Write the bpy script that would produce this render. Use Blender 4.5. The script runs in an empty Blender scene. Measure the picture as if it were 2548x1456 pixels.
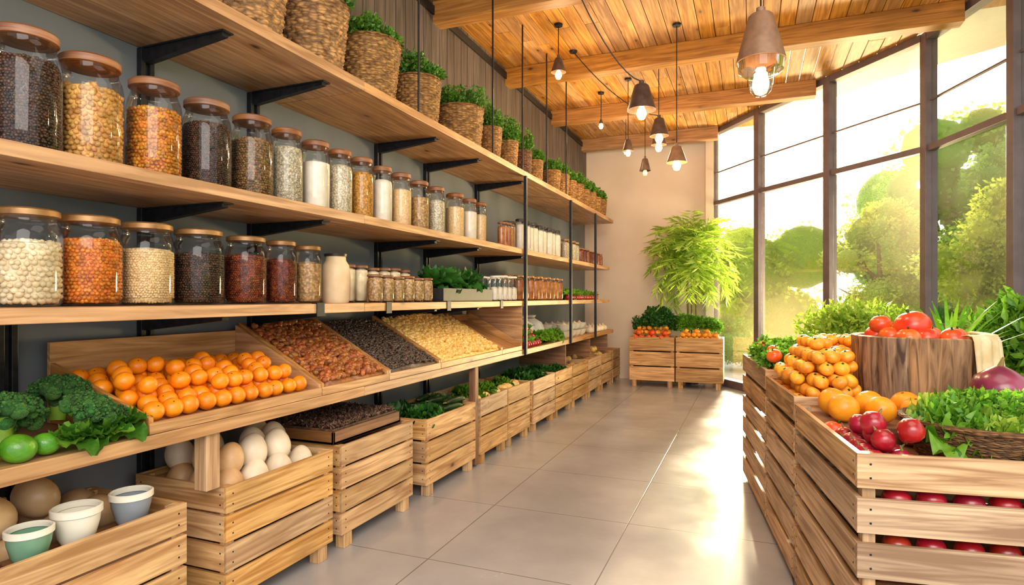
import bpy, bmesh, math, random
import numpy as np
from mathutils import Vector, Matrix, Euler
R=random.Random(7); NR=np.random.RandomState(7)
C=bpy.context.scene.collection
pi=math.pi
# ------------------------------------------------------------ materials
def lin(h):
    h=h.lstrip('#'); o=[]
    for i in (0,2,4):
        c=int(h[i:i+2],16)/255
        o.append(c/12.92 if c<=.04045 else ((c+.055)/1.055)**2.4)
    return (o[0],o[1],o[2],1)
def newmat(name):
    m=bpy.data.materials.new(name); m.use_nodes=True
    nt=m.node_tree; b=nt.nodes['Principled BSDF']; o=nt.nodes['Material Output']
    return m,nt,b,o
def nd(nt,t,**k):
    n=nt.nodes.new(t)
    for a,v in k.items(): setattr(n,a,v)
    return n
def mixc(nt,fac,a,b,bt='MIX'):
    n=nd(nt,'ShaderNodeMix',data_type='RGBA',blend_type=bt)
    for s,v in ((0,fac),(6,a),(7,b)):
        if isinstance(v,bpy.types.NodeSocket): nt.links.new(v,n.inputs[s])
        else: n.inputs[s].default_value=v
    return n.outputs[2]
def mth(nt,op,a,b=None,c=None):
    n=nd(nt,'ShaderNodeMath',operation=op)
    for i,v in enumerate((a,b,c)):
        if v is None: continue
        if isinstance(v,bpy.types.NodeSocket): nt.links.new(v,n.inputs[i])
        else: n.inputs[i].default_value=v
    return n.outputs[0]
def mrange(nt,v,a,b,c,d):
    n=nd(nt,'ShaderNodeMapRange'); nt.links.new(v,n.inputs[0])
    for i,x in enumerate((a,b,c,d)): n.inputs[i+1].default_value=x
    return n.outputs[0]
def basic(name,c1,c2=None,scale=15,rough=.5,metal=0,bump=0,island=.0,coat=0,sss=0,vor=0):
    m,nt,b,o=newmat(name); c2=c2 or c1
    tc=nd(nt,'ShaderNodeTexCoord')
    n=nd(nt,'ShaderNodeTexNoise'); n.inputs['Scale'].default_value=scale; n.inputs['Detail'].default_value=4
    nt.links.new(tc.outputs['Object'],n.inputs['Vector'])
    f=mrange(nt,n.outputs['Fac'],.35,.65,0,1)
    col=mixc(nt,f,lin(c1),lin(c2))
    if vor:
        v=nd(nt,'ShaderNodeTexVoronoi'); v.inputs['Scale'].default_value=vor
        nt.links.new(tc.outputs['Object'],v.inputs['Vector'])
        sh=mrange(nt,v.outputs['Distance'],0.15,.75,1.15,.5)
        hs=nd(nt,'ShaderNodeHueSaturation'); nt.links.new(col,hs.inputs['Color']); nt.links.new(sh,hs.inputs['Value']); col=hs.outputs['Color']
        bp=nd(nt,'ShaderNodeBump',invert=True); bp.inputs['Strength'].default_value=.6; bp.inputs['Distance'].default_value=.006
        nt.links.new(v.outputs['Distance'],bp.inputs['Height']); nt.links.new(bp.outputs[0],b.inputs['Normal'])
    if island:
        g=nd(nt,'ShaderNodeNewGeometry'); oi=nd(nt,'ShaderNodeObjectInfo')
        rr=mth(nt,'FRACT',mth(nt,'ADD',g.outputs['Random Per Island'],oi.outputs['Random']))
        hs=nd(nt,'ShaderNodeHueSaturation'); nt.links.new(col,hs.inputs['Color'])
        nt.links.new(mrange(nt,rr,0,1,1-island,1+island),hs.inputs['Value'])
        nt.links.new(mrange(nt,mth(nt,'FRACT',mth(nt,'MULTIPLY',rr,7.3)),0,1,.5-island*.05,.5+island*.05),hs.inputs['Hue'])
        col=hs.outputs['Color']
    nt.links.new(col,b.inputs['Base Color'])
    b.inputs['Roughness'].default_value=rough; b.inputs['Metallic'].default_value=metal
    if coat: b.inputs['Coat Weight'].default_value=coat; b.inputs['Coat Roughness'].default_value=.15
    if sss:
        b.inputs['Subsurface Weight'].default_value=sss; b.inputs['Subsurface Scale'].default_value=.01
    if bump and not vor:
        n2=nd(nt,'ShaderNodeTexNoise'); n2.inputs['Scale'].default_value=scale*6; n2.inputs['Detail'].default_value=3
        nt.links.new(tc.outputs['Object'],n2.inputs['Vector'])
        bp=nd(nt,'ShaderNodeBump'); bp.inputs['Strength'].default_value=bump; bp.inputs['Distance'].default_value=.01
        nt.links.new(n2.outputs['Fac'],bp.inputs['Height']); nt.links.new(bp.outputs[0],b.inputs['Normal'])
    return m
def wood(name,cd,cl,rough=.5,var=.18,sc=1.0,knot=True,gx=1.6,bs=.25):
    m,nt,b,o=newmat(name)
    tc=nd(nt,'ShaderNodeTexCoord'); mp=nd(nt,'ShaderNodeMapping'); mp.inputs['Scale'].default_value=(gx*sc,26*sc,1)
    nt.links.new(tc.outputs['UV'],mp.inputs['Vector'])
    n=nd(nt,'ShaderNodeTexNoise'); n.inputs['Scale'].default_value=1; n.inputs['Detail'].default_value=6; n.inputs['Distortion'].default_value=1.4
    nt.links.new(mp.outputs[0],n.inputs['Vector'])
    f=mrange(nt,n.outputs['Fac'],.34,.64,0,1)
    col=mixc(nt,f,lin(cl),lin(cd))
    n3=nd(nt,'ShaderNodeTexNoise'); n3.inputs['Scale'].default_value=2.2; nt.links.new(tc.outputs['UV'],n3.inputs['Vector'])
    hs=nd(nt,'ShaderNodeHueSaturation'); g=nd(nt,'ShaderNodeNewGeometry'); oi=nd(nt,'ShaderNodeObjectInfo')
    rr=mth(nt,'FRACT',mth(nt,'ADD',g.outputs['Random Per Island'],oi.outputs['Random']))
    val=mth(nt,'MULTIPLY',mrange(nt,rr,0,1,1-var,1+var),mrange(nt,n3.outputs['Fac'],.3,.7,.84,1.12))
    nt.links.new(val,hs.inputs['Value']); nt.links.new(col,hs.inputs['Color']); 
    nt.links.new(mrange(nt,mth(nt,'FRACT',mth(nt,'MULTIPLY',rr,5.7)),0,1,.85,1.08),hs.inputs['Saturation']); col=hs.outputs[0]
    if knot:
        mp2=nd(nt,'ShaderNodeMapping'); mp2.inputs['Scale'].default_value=(2.4,5.5,1); nt.links.new(tc.outputs['UV'],mp2.inputs['Vector'])
        v=nd(nt,'ShaderNodeTexVoronoi'); v.inputs['Scale'].default_value=1; nt.links.new(mp2.outputs[0],v.inputs['Vector'])
        k=mrange(nt,v.outputs['Distance'],.04,.11,1,0); k2=mrange(nt,v.outputs['Distance'],.1,.3,.45,0)
        d=lin(cd); col=mixc(nt,k2,col,(d[0]*.7,d[1]*.62,d[2]*.55,1)); col=mixc(nt,k,col,(d[0]*.22,d[1]*.18,d[2]*.16,1))
    nt.links.new(col,b.inputs['Base Color']); b.inputs['Roughness'].default_value=rough
    bp=nd(nt,'ShaderNodeBump'); bp.inputs['Strength'].default_value=bs; bp.inputs['Distance'].default_value=.004
    nt.links.new(n.outputs['Fac'],bp.inputs['Height']); nt.links.new(bp.outputs[0],b.inputs['Normal'])
    return m
def leafm(name,c1,c2,trans=.35,rough=.45):
    m,nt,b,o=newmat(name); g=nd(nt,'ShaderNodeNewGeometry')
    tc=nd(nt,'ShaderNodeTexCoord'); n=nd(nt,'ShaderNodeTexNoise'); n.inputs['Scale'].default_value=25; nt.links.new(tc.outputs['Object'],n.inputs['Vector'])
    rr=mth(nt,'FRACT',mth(nt,'ADD',g.outputs['Random Per Island'],n.outputs['Fac']))
    col=mixc(nt,rr,lin(c1),lin(c2)); nt.links.new(col,b.inputs['Base Color']); b.inputs['Roughness'].default_value=rough
    t=nd(nt,'ShaderNodeBsdfTranslucent'); nt.links.new(col,t.inputs['Color'])
    ms=nd(nt,'ShaderNodeMixShader'); ms.inputs[0].default_value=trans
    nt.links.new(b.outputs[0],ms.inputs[1]); nt.links.new(t.outputs[0],ms.inputs[2]); nt.links.new(ms.outputs[0],o.inputs['Surface'])
    return m
def thinglass(name,tint=(.97,.98,.97,1),refl=.9,haze=0):
    m,nt,b,o=newmat(name); nt.nodes.remove(b)
    t=nd(nt,'ShaderNodeBsdfTransparent'); t.inputs[0].default_value=tint
    g=nd(nt,'ShaderNodeBsdfGlossy'); g.inputs['Roughness'].default_value=.04
    lw=nd(nt,'ShaderNodeFresnel'); lw.inputs['IOR'].default_value=1.45
    n=nd(nt,'ShaderNodeTexNoise'); n.inputs['Scale'].default_value=3
    bp=nd(nt,'ShaderNodeBump'); bp.inputs['Strength'].default_value=.02; nt.links.new(n.outputs['Fac'],bp.inputs['Height']); nt.links.new(bp.outputs[0],g.inputs['Normal'])
    f=mth(nt,'MULTIPLY',lw.outputs[0],refl)
    base=t.outputs[0]
    if haze: # warm refraction put in to imitate the sun's glow haze over the panes
        r=nd(nt,'ShaderNodeBsdfRefraction'); r.inputs['Roughness'].default_value=.60; r.inputs['IOR'].default_value=1.5; r.inputs['Color'].default_value=(1,.86,.6,1)
        m2=nd(nt,'ShaderNodeMixShader'); m2.inputs[0].default_value=haze; nt.links.new(t.outputs[0],m2.inputs[1]); nt.links.new(r.outputs[0],m2.inputs[2]); base=m2.outputs[0]
    ms=nd(nt,'ShaderNodeMixShader'); nt.links.new(f,ms.inputs[0]); nt.links.new(base,ms.inputs[1]); nt.links.new(g.outputs[0],ms.inputs[2])
    nt.links.new(ms.outputs[0],o.inputs['Surface']); return m
def emis(name,c,s):
    m,nt,b,o=newmat(name); b.inputs['Base Color'].default_value=lin(c); b.inputs['Emission Color'].default_value=lin(c); b.inputs['Emission Strength'].default_value=s; return m
def weave(name,c1,c2,su=38,sv=55,dark=.35):
    m,nt,b,o=newmat(name); tc=nd(nt,'ShaderNodeTexCoord')
    mp=nd(nt,'ShaderNodeMapping'); mp.inputs['Scale'].default_value=(su,sv,1); nt.links.new(tc.outputs['UV'],mp.inputs['Vector'])
    v=nd(nt,'ShaderNodeTexVoronoi'); v.inputs['Scale'].default_value=1; v.inputs['Randomness'].default_value=.75; nt.links.new(mp.outputs[0],v.inputs['Vector'])
    sp=nd(nt,'ShaderNodeSeparateColor'); nt.links.new(v.outputs['Color'],sp.inputs[0])
    col=mixc(nt,sp.outputs[0],lin(c1),lin(c2))
    hs=nd(nt,'ShaderNodeHueSaturation'); nt.links.new(col,hs.inputs['Color']); nt.links.new(mrange(nt,v.outputs['Distance'],.25,.65,1.05,dark),hs.inputs['Value'])
    nt.links.new(hs.outputs[0],b.inputs['Base Color']); b.inputs['Roughness'].default_value=.7
    bp=nd(nt,'ShaderNodeBump',invert=True); bp.inputs['Strength'].default_value=.9; bp.inputs['Distance'].default_value=.012
    nt.links.new(v.outputs['Distance'],bp.inputs['Height']); nt.links.new(bp.outputs[0],b.inputs['Normal']); return m

M={}
M['pine']=wood('pine_wood','#ae7a42','#e4b87a',.5,.2)
M['shelf']=wood('shelf_wood','#9f6e3b','#cf9c62',.42,.06)
M['brownwood']=wood('brown_wood','#754a28','#9e6c40',.5,.12)
M['rustic']=wood('rustic_wood','#9a7046','#dcb685',.55,.18)
M['ceil']=wood('ceiling_wood','#a66c2e','#dba052',.5,.2,.8)
M['beam']=wood('beam_wood','#97642e','#c48c4a',.5,.06)
M['bucket']=wood('stump_bark','#4e3422','#b8926a',.75,.2,1,False,3.0,.8)
M['metal']=basic('black_metal','#1b1b1f','#2a2b30',30,.45,.4)
M['grey']=basic('grey_wall_paint','#6e7176','#767a7e',3,.8,0,.05)
M['cream']=basic('cream_wall_paint','#dccbb8','#e4d4c2',2,.8,0,.05)
M['white']=basic('white_paint','#f4ece2','#faf4ec',2,.7)
M['clad']=wood('dark_cladding','#463c37','#665851',.6,.15,1,False)
M['frame']=basic('window_frame_metal','#655658','#726264',8,.45,.0)
M['glass']=thinglass('jar_glass',(.98,.985,.98,1),.75)
M['pane']=thinglass('window_glass',(.985,.99,.985,1),.4,.018)
M['lidwood']=wood('copper_brown_lid','#744220','#a56a3a',.5,.1,2,False)
M['lidcop']=basic('bronze_lid','#8e6238','#b08450',20,.4,.35)
M['liddark']=basic('dark_lid','#2a2320','#3a302a',20,.4,.3)
M['weave']=weave('woven_seagrass','#8a5c30','#cf9c5e',24,62,.4)
M['weavef']=weave('fine_woven_seagrass','#8e602f','#c99652',26,85,.45)
M['weaved']=weave('woven_dark','#5a3823','#8f603a',30,80)
M['wicker']=weave('wicker','#6a4420','#a5733f',30,150,.4)
M['soil']=basic('soil','#2b1c12','#463020',40,.9,0,.5)
M['herb']=leafm('basket_herb_leaves','#2a6016','#6a9e2c',.3)
M['leaf']=leafm('green_leaves','#3a7a1a','#86bb34')
M['leafd']=leafm('dark_leaves','#1c4a18','#3f7c2a',.2)
M['leafl']=leafm('light_leaves','#7aa82a','#c2da58',.4)
M['palm']=leafm('palm_leaves','#7aaa30','#cade60',.5)
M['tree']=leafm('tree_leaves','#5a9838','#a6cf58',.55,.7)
M['tree2']=leafm('sun_tinted_tree_leaves','#92b03a','#dcdc62',.55,.7)  # brighter, yellower leaves: sun haze on the trees put into the colour
M['stem']=basic('stem','#6b5a2a','#8a7a3c',20,.6)
M['bark']=basic('bark','#6a5038','#8e7050',10,.9,0,.6)
M['orange']=basic('orange_peel','#ee7c04','#f8940a',30,.42,0,.12,.06,.12)
M['mandarin']=basic('mandarin_peel','#ee8c14','#fab030',30,.42,0,.15,.14,.12)
M['red']=basic('red_skin','#9a1212','#c62a1e',12,.3,0,0,.2,.3)
M['tomato']=basic('tomato_skin','#d43e16','#ec6a28',8,.3,0,0,.15,.2)
M['beet']=basic('red_onion_skin','#860f1e','#bc2032',10,.3,0,0,.15,.3)
M['purple']=basic('purple_onion_skin','#6a1c38','#9c4058',8,.3,0,0,.1,.3)
M['grape']=basic('grapefruit_skin','#f08a08','#f6a820',10,.42,0,.12,.08,.12)
M['lime']=basic('lime_skin','#3a7612','#58981e',15,.35,0,.2,.1,.2)
M['brocc']=basic('broccoli_florets','#2c5c1e','#4c8432',60,.8,0,1,.4)
M['zuc']=basic('dark_vegetable_skin','#15280f','#2f4a1c',20,.35,0,0,.2)
M['egg']=basic('egg_shell','#d8c4a6','#e8d6ba',10,.5,0,.04,.06)
M['eggb']=basic('tan_shell','#c49260','#d8b080',8,.5,0,.05,.12)
M['gourd']=basic('onion_tan_skin','#b88d5e','#d8b488',6,.4,0,.05,.12)
M['bowlw']=basic('white_ceramic','#ddd6c2','#e8e2d0',6,.25)
M['bowlg']=basic('grey_ceramic','#7d8389','#8d9399',6,.25)
M['bowlgr']=basic('green_ceramic','#5f8a6c','#7aa084',6,.25)
M['cloth']=basic('white_cloth','#d9d2c4','#ece6da',10,.9,0,.3)
M['drape']=basic('cream_draped_cloth','#d0b684','#e4d0a6',12,.85,0,.2)
M['potato']=basic('potato_skin','#b88848','#d2a868',14,.7,0,.2,.15)
M['bulb']=emis('glowing_bulb','#ffc468',22)
M['lampm']=basic('lamp_metal','#74543e','#86644a',20,.5,.0)
M['lampd']=basic('dark_lamp_metal','#4a3a34','#5e4c44',20,.4,.2)
M['almond']=basic('almond_skin','#7a3c14','#b4692a',40,.4,0,.2,.3,.2)
M['bean']=basic('dark_beans','#30241c','#5c483a',40,.4,0,0,.35)
M['corn']=basic('yellow_nuts','#e6b050','#f8d888',30,.45,0,0,.12)
M['chick']=basic('chickpeas','#b8823a','#e0b060',30,.5,0,0,.2)
M['walnut']=basic('amber_nuts','#b06a1c','#e09a32',40,.45,0,.2,.3)
M['dark']=basic('dark_seeds','#2a1a10','#62402a',60,.4,0,.2,.4)
M['brownseed']=basic('brown_seeds','#5e4022','#a07a46',60,.5,0,.2,.4)
M['rice']=basic('rice','#dcc9a4','#efe2c6',120,.6,0,0,.05,0,0,90)
M['flour']=basic('flour','#e4d8c4','#efe5d4',20,.8,0,.2)
M['oats']=basic('oats','#d8b47c','#efd4a2',80,.6,0,0,.12)
M['grain']=basic('golden_grain','#d08f2a','#eab24c',80,.6,0,0,.05,0,0,80)
M['cashew']=basic('pale_nuts','#dcc49a','#f2e2c0',20,.5,0,0,.1)
M['redb']=basic('red_brown_beans','#5e220e','#9c4a20',40,.4,0,.2,.35)
M['cereal']=basic('amber_flakes','#c06a18','#e69030',40,.5,0,.2,.25)
M['tanseed']=basic('tan_seeds','#b88a4e','#dab078',60,.6,0,0,.05,0,0,70)
M['cream2']=basic('cream_powder','#d9b98c','#e6cca4',10,.5)
M['honey']=basic('amber_preserve','#9a541e','#cf8a40',20,.3,0,0,.2)
M['choc']=basic('brown_chips','#35221a','#6e4c38',40,.5,0,0,.4)
M['blacktray']=basic('black_tray','#1e2020','#2b2d2e',20,.5)
M['grass']=basic('lawn','#7aa648','#a4c468',6,.9,0,.6)
M['path']=basic('pale_paving','#d4cab8','#e2dacc',4,.8)
M['redwall']=basic('brick_red_wall','#8a5a4c','#9e6e5c',10,.9,0,.4)
def floor_mat():
    m,nt,b,o=newmat('polished_concrete_tiles'); tc=nd(nt,'ShaderNodeTexCoord')
    sx=nd(nt,'ShaderNodeSeparateXYZ'); nt.links.new(tc.outputs['Object'],sx.inputs[0])
    def line(v,off,per,w):
        a=mth(nt,'FRACT',mth(nt,'DIVIDE',mth(nt,'SUBTRACT',v,off),per)); d=mth(nt,'ABSOLUTE',mth(nt,'SUBTRACT',a,.5))
        return mth(nt,'GREATER_THAN',d,.5-w/per)
    g=mth(nt,'MAXIMUM',line(sx.outputs[0],-.71,.9,.0035),line(sx.outputs[1],3.73,.9,.003))
    n=nd(nt,'ShaderNodeTexNoise'); n.inputs['Scale'].default_value=1.3; n.inputs['Detail'].default_value=7; n.inputs['Roughness'].default_value=.6
    nt.links.new(tc.outputs['Object'],n.inputs['Vector'])
    col=mixc(nt,mrange(nt,n.outputs['Fac'],.3,.7,0,1),lin('#98979a'),lin('#b2b0af'))
    col=mixc(nt,g,col,lin('#6e6c6a')); nt.links.new(col,b.inputs['Base Color'])
    nt.links.new(mrange(nt,n.outputs['Fac'],.3,.7,.16,.28),b.inputs['Roughness']); b.inputs['Specular IOR Level'].default_value=.8
    bp=nd(nt,'ShaderNodeBump',invert=True); bp.inputs['Strength'].default_value=.3; bp.inputs['Distance'].default_value=.002
    nt.links.new(g,bp.inputs['Height']); nt.links.new(bp.outputs[0],b.inputs['Normal']); return m
M['floor']=floor_mat()
# ------------------------------------------------------------ mesh builder
class MB:
    def __init__(s): s.v=[];s.f=[];s.uv=[];s.mi=[]
    def add(s,vs,fs,uvs=None,mi=0):
        o=len(s.v); s.v.extend([tuple(x) for x in vs])
        for i,f in enumerate(fs):
            s.f.append([a+o for a in f]); s.mi.append(mi)
            s.uv.extend(uvs[i] if uvs else [(vs[a][0]+vs[a][1],vs[a][2]) for a in f])
    def box(s,c,d,rot=None,mi=0):
        x,y,z=d[0]/2,d[1]/2,d[2]/2
        p=[(-x,-y,-z),(x,-y,-z),(x,y,-z),(-x,y,-z),(-x,-y,z),(x,-y,z),(x,y,z),(-x,y,z)]
        fs=[(0,3,2,1),(4,5,6,7),(0,1,5,4),(1,2,6,5),(2,3,7,6),(3,0,4,7)]
        L=max(range(3),key=lambda i:d[i]); ot=[i for i in range(3) if i!=L]
        ou,ov=R.random()*20,R.random()*20
        uvs=[[(p[a][L]+ou,p[a][ot[0]]+p[a][ot[1]]+ov) for a in f] for f in fs]
        cv=Vector(c); q=[(rot@Vector(a) if rot else Vector(a))+cv for a in p]
        s.add(q,fs,uvs,mi)
    def bb(s,x0,x1,y0,y1,z0,z1,mi=0): s.box(((x0+x1)/2,(y0+y1)/2,(z0+z1)/2),(x1-x0,y1-y0,z1-z0),None,mi)
    def prism(s,poly,y0,y1,mi=0):
        n=len(poly); vs=[(a,y0,b) for a,b in poly]+[(a,y1,b) for a,b in poly]
        fs=[tuple(range(n)),tuple(range(2*n-1,n-1,-1))]+[(i,i+n,(i+1)%n+n,(i+1)%n) for i in range(n)]
        ou,ov=R.random()*20,R.random()*20
        uvs=[[(vs[a][0]+ou,vs[a][2]+vs[a][1]+ov) for a in f] for f in fs]
        s.add(vs,fs,uvs,mi)
    def lathe(s,prof,segs=32,c=(0,0,0),mi=0,mod=None):
        vs=[];idx=[]
        for j,(r,z) in enumerate(prof):
            if r<1e-6: idx.append([len(vs)]); vs.append((c[0],c[1],c[2]+z))
            else:
                row=[]
                for i in range(segs):
                    a=2*pi*i/segs; rr=r*(mod(a,j,z) if mod else 1)
                    row.append(len(vs)); vs.append((c[0]+rr*math.cos(a),c[1]+rr*math.sin(a),c[2]+z))
                idx.append(row)
        fs=[];uvs=[]
        rm=max(p[0] for p in prof); cum=[0]
        for j in range(1,len(prof)): cum.append(cum[-1]+math.hypot(prof[j][0]-prof[j-1][0],prof[j][1]-prof[j-1][1]))
        for j in range(len(prof)-1):
            A,B=idx[j],idx[j+1]
            for i in range(segs):
                k=(i+1)%segs; u0=2*pi*rm*i/segs; u1=2*pi*rm*(i+1)/segs
                if len(A)>1 and len(B)>1: fs.append((A[i],A[k],B[k],B[i])); uvs.append([(u0,cum[j]),(u1,cum[j]),(u1,cum[j+1]),(u0,cum[j+1])])
                elif len(B)>1: fs.append((A[0],B[k],B[i])); uvs.append([(u0,cum[j]),(u1,cum[j+1]),(u0,cum[j+1])])
                elif len(A)>1: fs.append((A[i],A[k],B[0])); uvs.append([(u0,cum[j]),(u1,cum[j]),(u0,cum[j+1])])
        s.add(vs,fs,uvs,mi)
    def tube(s,pts,rad,segs=8,mi=0):
        pts=[Vector(p) for p in pts]; n=len(pts)
        if not hasattr(rad,'__len__'): rad=[rad]*n
        vs=[];fs=[];uvs=[]; up=Vector((0.13,0.31,1)).normalized(); L=0
        for i,p in enumerate(pts):
            t=(pts[min(i+1,n-1)]-pts[max(i-1,0)]).normalized()
            a=t.cross(up)
            if a.length<.05: a=t.cross(Vector((1,0,0)))
            a.normalize(); b=t.cross(a)
            for k in range(segs):
                an=2*pi*k/segs; vs.append(p+(a*math.cos(an)+b*math.sin(an))*rad[i])
        for i in range(n-1):
            l2=L+(pts[i+1]-pts[i]).length
            for k in range(segs):
                q=(k+1)%segs; fs.append((i*segs+k,i*segs+q,(i+1)*segs+q,(i+1)*segs+k))
                w=.02; uvs.append([(L,k*w),(L,k*w+w),(l2,k*w+w),(l2,k*w)])
            L=l2
        fs.append(tuple(range(segs-1,-1,-1))); uvs.append([(0,0)]*segs)
        fs.append(tuple((n-1)*segs+k for k in range(segs))); uvs.append([(0,0)]*segs)
        s.add(vs,fs,uvs,mi)
    def mesh(s,name,mats,smooth=False,ang=40):
        me=bpy.data.meshes.new(name); me.from_pydata(s.v,[],s.f)
        u=me.uv_layers.new(name='UVMap'); u.data.foreach_set('uv',np.array(s.uv,dtype=np.float32).ravel())
        for m in (mats if isinstance(mats,(list,tuple)) else [mats]): me.materials.append(M[m])
        me.polygons.foreach_set('material_index',s.mi)
        if smooth:
            me.polygons.foreach_set('use_smooth',[True]*len(me.polygons)); 
            if ang: me.set_sharp_from_angle(angle=math.radians(ang))
        me.update(); return me
def mk(name,mb,mats=None,loc=(0,0,0),rz=0,parent=None,smooth=False,ang=40,bevel=0):
    me=mb.mesh(name,mats,smooth,ang) if isinstance(mb,MB) else mb
    o=bpy.data.objects.new(name,me); o.location=loc; o.rotation_euler=(0,0,rz)
    if parent: o.parent=parent
    if bevel:
        b=o.modifiers.new('Bevel','BEVEL'); b.width=bevel; b.segments=2; b.limit_method='ANGLE'
    C.objects.link(o)
    return o
def tag(o,label,cat,group=None,kind=None):
    o['label']=label; o['category']=cat
    if group: o['group']=group
    if kind: o['kind']=kind
    return o
def dup(o,loc,rot=(0,0,0),scale=1):
    n=o.copy(); n.location=loc; n.rotation_euler=rot
    n.scale=(scale,)*3 if not hasattr(scale,'__len__') else scale
    C.objects.link(n)
    for ch in o.children:
        c=ch.copy(); c.parent=n; C.objects.link(c)
    return n
class Proto:
    """first use places the prototype itself, later uses copy it"""
    def __init__(s,o): s.o=o; s.used=False
    def put(s,loc,rot=(0,0,0),scale=1):
        if not s.used:
            s.used=True; o=s.o; o.location=loc; o.rotation_euler=rot; o.scale=(scale,)*3 if not hasattr(scale,'__len__') else scale; return o
        return dup(s.o,loc,rot,scale)
def ico(sub):
    bm=bmesh.new(); bmesh.ops.create_icosphere(bm,subdivisions=sub,radius=1)
    v=np.array([x.co[:] for x in bm.verts]); f=np.array([[a.index for a in q.verts] for q in bm.faces]); bm.free(); return v,f
I1=ico(1); I2=ico(2)
def rmats(n,rs=NR):
    q=rs.normal(size=(n,4)); q/=np.linalg.norm(q,axis=1)[:,None]; w,x,y,z=q.T
    return np.stack([np.stack([1-2*(y*y+z*z),2*(x*y-z*w),2*(x*z+y*w)],1),np.stack([2*(x*y+z*w),1-2*(x*x+z*z),2*(y*z-x*w)],1),np.stack([2*(x*z-y*w),2*(y*z+x*w),1-2*(x*x+y*y)],1)],1)
def pebbles(mb,pts,size,I=I1,mi=0,var=.15):
    pts=np.array(pts,float).reshape(-1,3); n=len(pts); v,f=I
    sc=np.array(size)*(1+NR.uniform(-var,var,(n,1)))
    P=v[None]*sc[:,None,:]; P=np.einsum('nij,nkj->nki',rmats(n),P)+pts[:,None,:]
    o=len(mb.v); mb.v.extend(map(tuple,P.reshape(-1,3).tolist()))
    F=(f[None]+(np.arange(n)*len(v))[:,None,None]+o).reshape(-1,3).tolist()
    mb.f.extend(F); mb.mi.extend([mi]*len(F)); mb.uv.extend([(0,0)]*(3*len(F)))
def leaves(mb,pts,nrm,L,W,mi=0,rnd=.6):
    pts=np.array([tuple(p) for p in pts],float); nrm=np.array([tuple(p) for p in nrm],float); n=len(pts)
    d=nrm+NR.normal(0,rnd,(n,3)); d/=np.linalg.norm(d,axis=1)[:,None]
    s=np.cross(d,NR.normal(size=(n,3))); s/=np.linalg.norm(s,axis=1)[:,None]; u=np.cross(s,d)
    l=L*NR.uniform(.7,1.2,(n,1)); w=W*NR.uniform(.7,1.2,(n,1))
    P=np.stack([pts,pts+d*l*.5+s*w*.5+u*w*.15,pts+d*l,pts+d*l*.5-s*w*.5+u*w*.15],1)
    o=len(mb.v); mb.v.extend(map(tuple,P.reshape(-1,3).tolist()))
    F=(np.arange(n*4).reshape(n,4)+o).tolist(); mb.f.extend(F); mb.mi.extend([mi]*n); mb.uv.extend([(0,0),(1,0),(1,1),(0,1)]*n)
def dome(mb,n,c,rad,L,W,mi=0,up=.5,rnd=.6,low=-.2):
    d=NR.normal(size=(n*3,3)); d/=np.linalg.norm(d,axis=1)[:,None]; d=d[d[:,2]>low][:n]
    r=NR.uniform(.55,1,(len(d),1)); p=np.array(c)+d*np.array(rad)*r
    leaves(mb,p,d+np.array([0,0,up]),L,W,mi,rnd)
def rleaf(mb,base,az,L,W,lift,ruf=.15,mi=0,curl=.5,nu=7,nv=6):
    ca,sa=math.cos(az),math.sin(az); ph=R.random()*6
    vs=[]
    for i in range(nu+1):
        t=i/nu; el=lift-curl*t; r=L*t*math.cos(el*1.0); z=L*t*math.sin(el)
        wd=W*(.18+1.0*math.sin(pi*min(1,t*.85+.08)))**.9
        for j in range(nv+1):
            q=(j/nv-.5)*2; x=r; y=q*wd*.5; zz=z+abs(q)**1.6*W*.16+ruf*W*abs(q)*math.sin(t*17+ph+q*3)*.7+NR.normal(0,.012*W)
            vs.append((base[0]+x*ca-y*sa,base[1]+x*sa+y*ca,base[2]+zz))
    fs=[(i*(nv+1)+j,(i+1)*(nv+1)+j,(i+1)*(nv+1)+j+1,i*(nv+1)+j+1) for i in range(nu) for j in range(nv)]
    mb.add(vs,fs,None,mi)
def leafhead(mb,n,size,c=(0,0,0),mi=0,ruf=.25,w=.75,nu=7,nv=6):
    for i in range(n):
        t=i/n; rleaf(mb,(c[0],c[1],c[2]+.01),i*2.4,size*(.75+.35*t),size*w,1.35-1.15*t,ruf,mi,.25+.4*t,nu,nv)
def sphere_prof(r,n=12,fl=1.0,dim=0):
    p=[]
    for i in range(n+1):
        a=-pi/2+pi*i/n; rr=r*math.cos(a); z=r*fl*math.sin(a)
        if dim and i>n*.7: z-=dim*r*max(0,1-(rr/(r*.55)))**2 if rr<r*.55 else 0
        if dim and i<n*.3: z+=dim*.6*r*max(0,1-(rr/(r*.5)))**2 if rr<r*.5 else 0
        p.append((0 if i in (0,n) else rr,z))
    return p
# ------------------------------------------------------------ room shell
H=1.4; CZ=4.12; XL=-2.75; YB=10.4
W=[(-.58,10.4),(.10,9.4),(.895,8.37),(1.69,7.35),(2.05,6.2),(2.3,4.9),(2.4,3.2),(2.4,1.4),(2.4,-.4),(2.4,-2)]
mb=MB(); mb.bb(XL-.15,2.5,-2.2,YB+.15,-.12,0); tag(mk('floor',mb,'floor'),'large polished grey concrete floor tiles','floor',kind='structure')
mb=MB(); mb.bb(XL-.15,XL,-2.2,YB+.15,0,CZ+.1); tag(mk('wall_left',mb,'grey'),'blue-grey painted wall behind the wooden shelves','wall',kind='structure')
mb=MB(); mb.bb(XL,-.58,YB,YB+.15,0,CZ+.1); mb.bb(-.70,-.58,YB-.1,YB,0,CZ); tag(mk('wall_back',mb,'cream'),'plain cream plaster wall at the end of the shop','wall',kind='structure')
mb=MB(); y=-2.2
while y<YB-.01:
    w=min(.15,YB-y); mb.bb(XL,XL+.03,y+.004,y+w-.004,2.75,CZ); y+=.15
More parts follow.
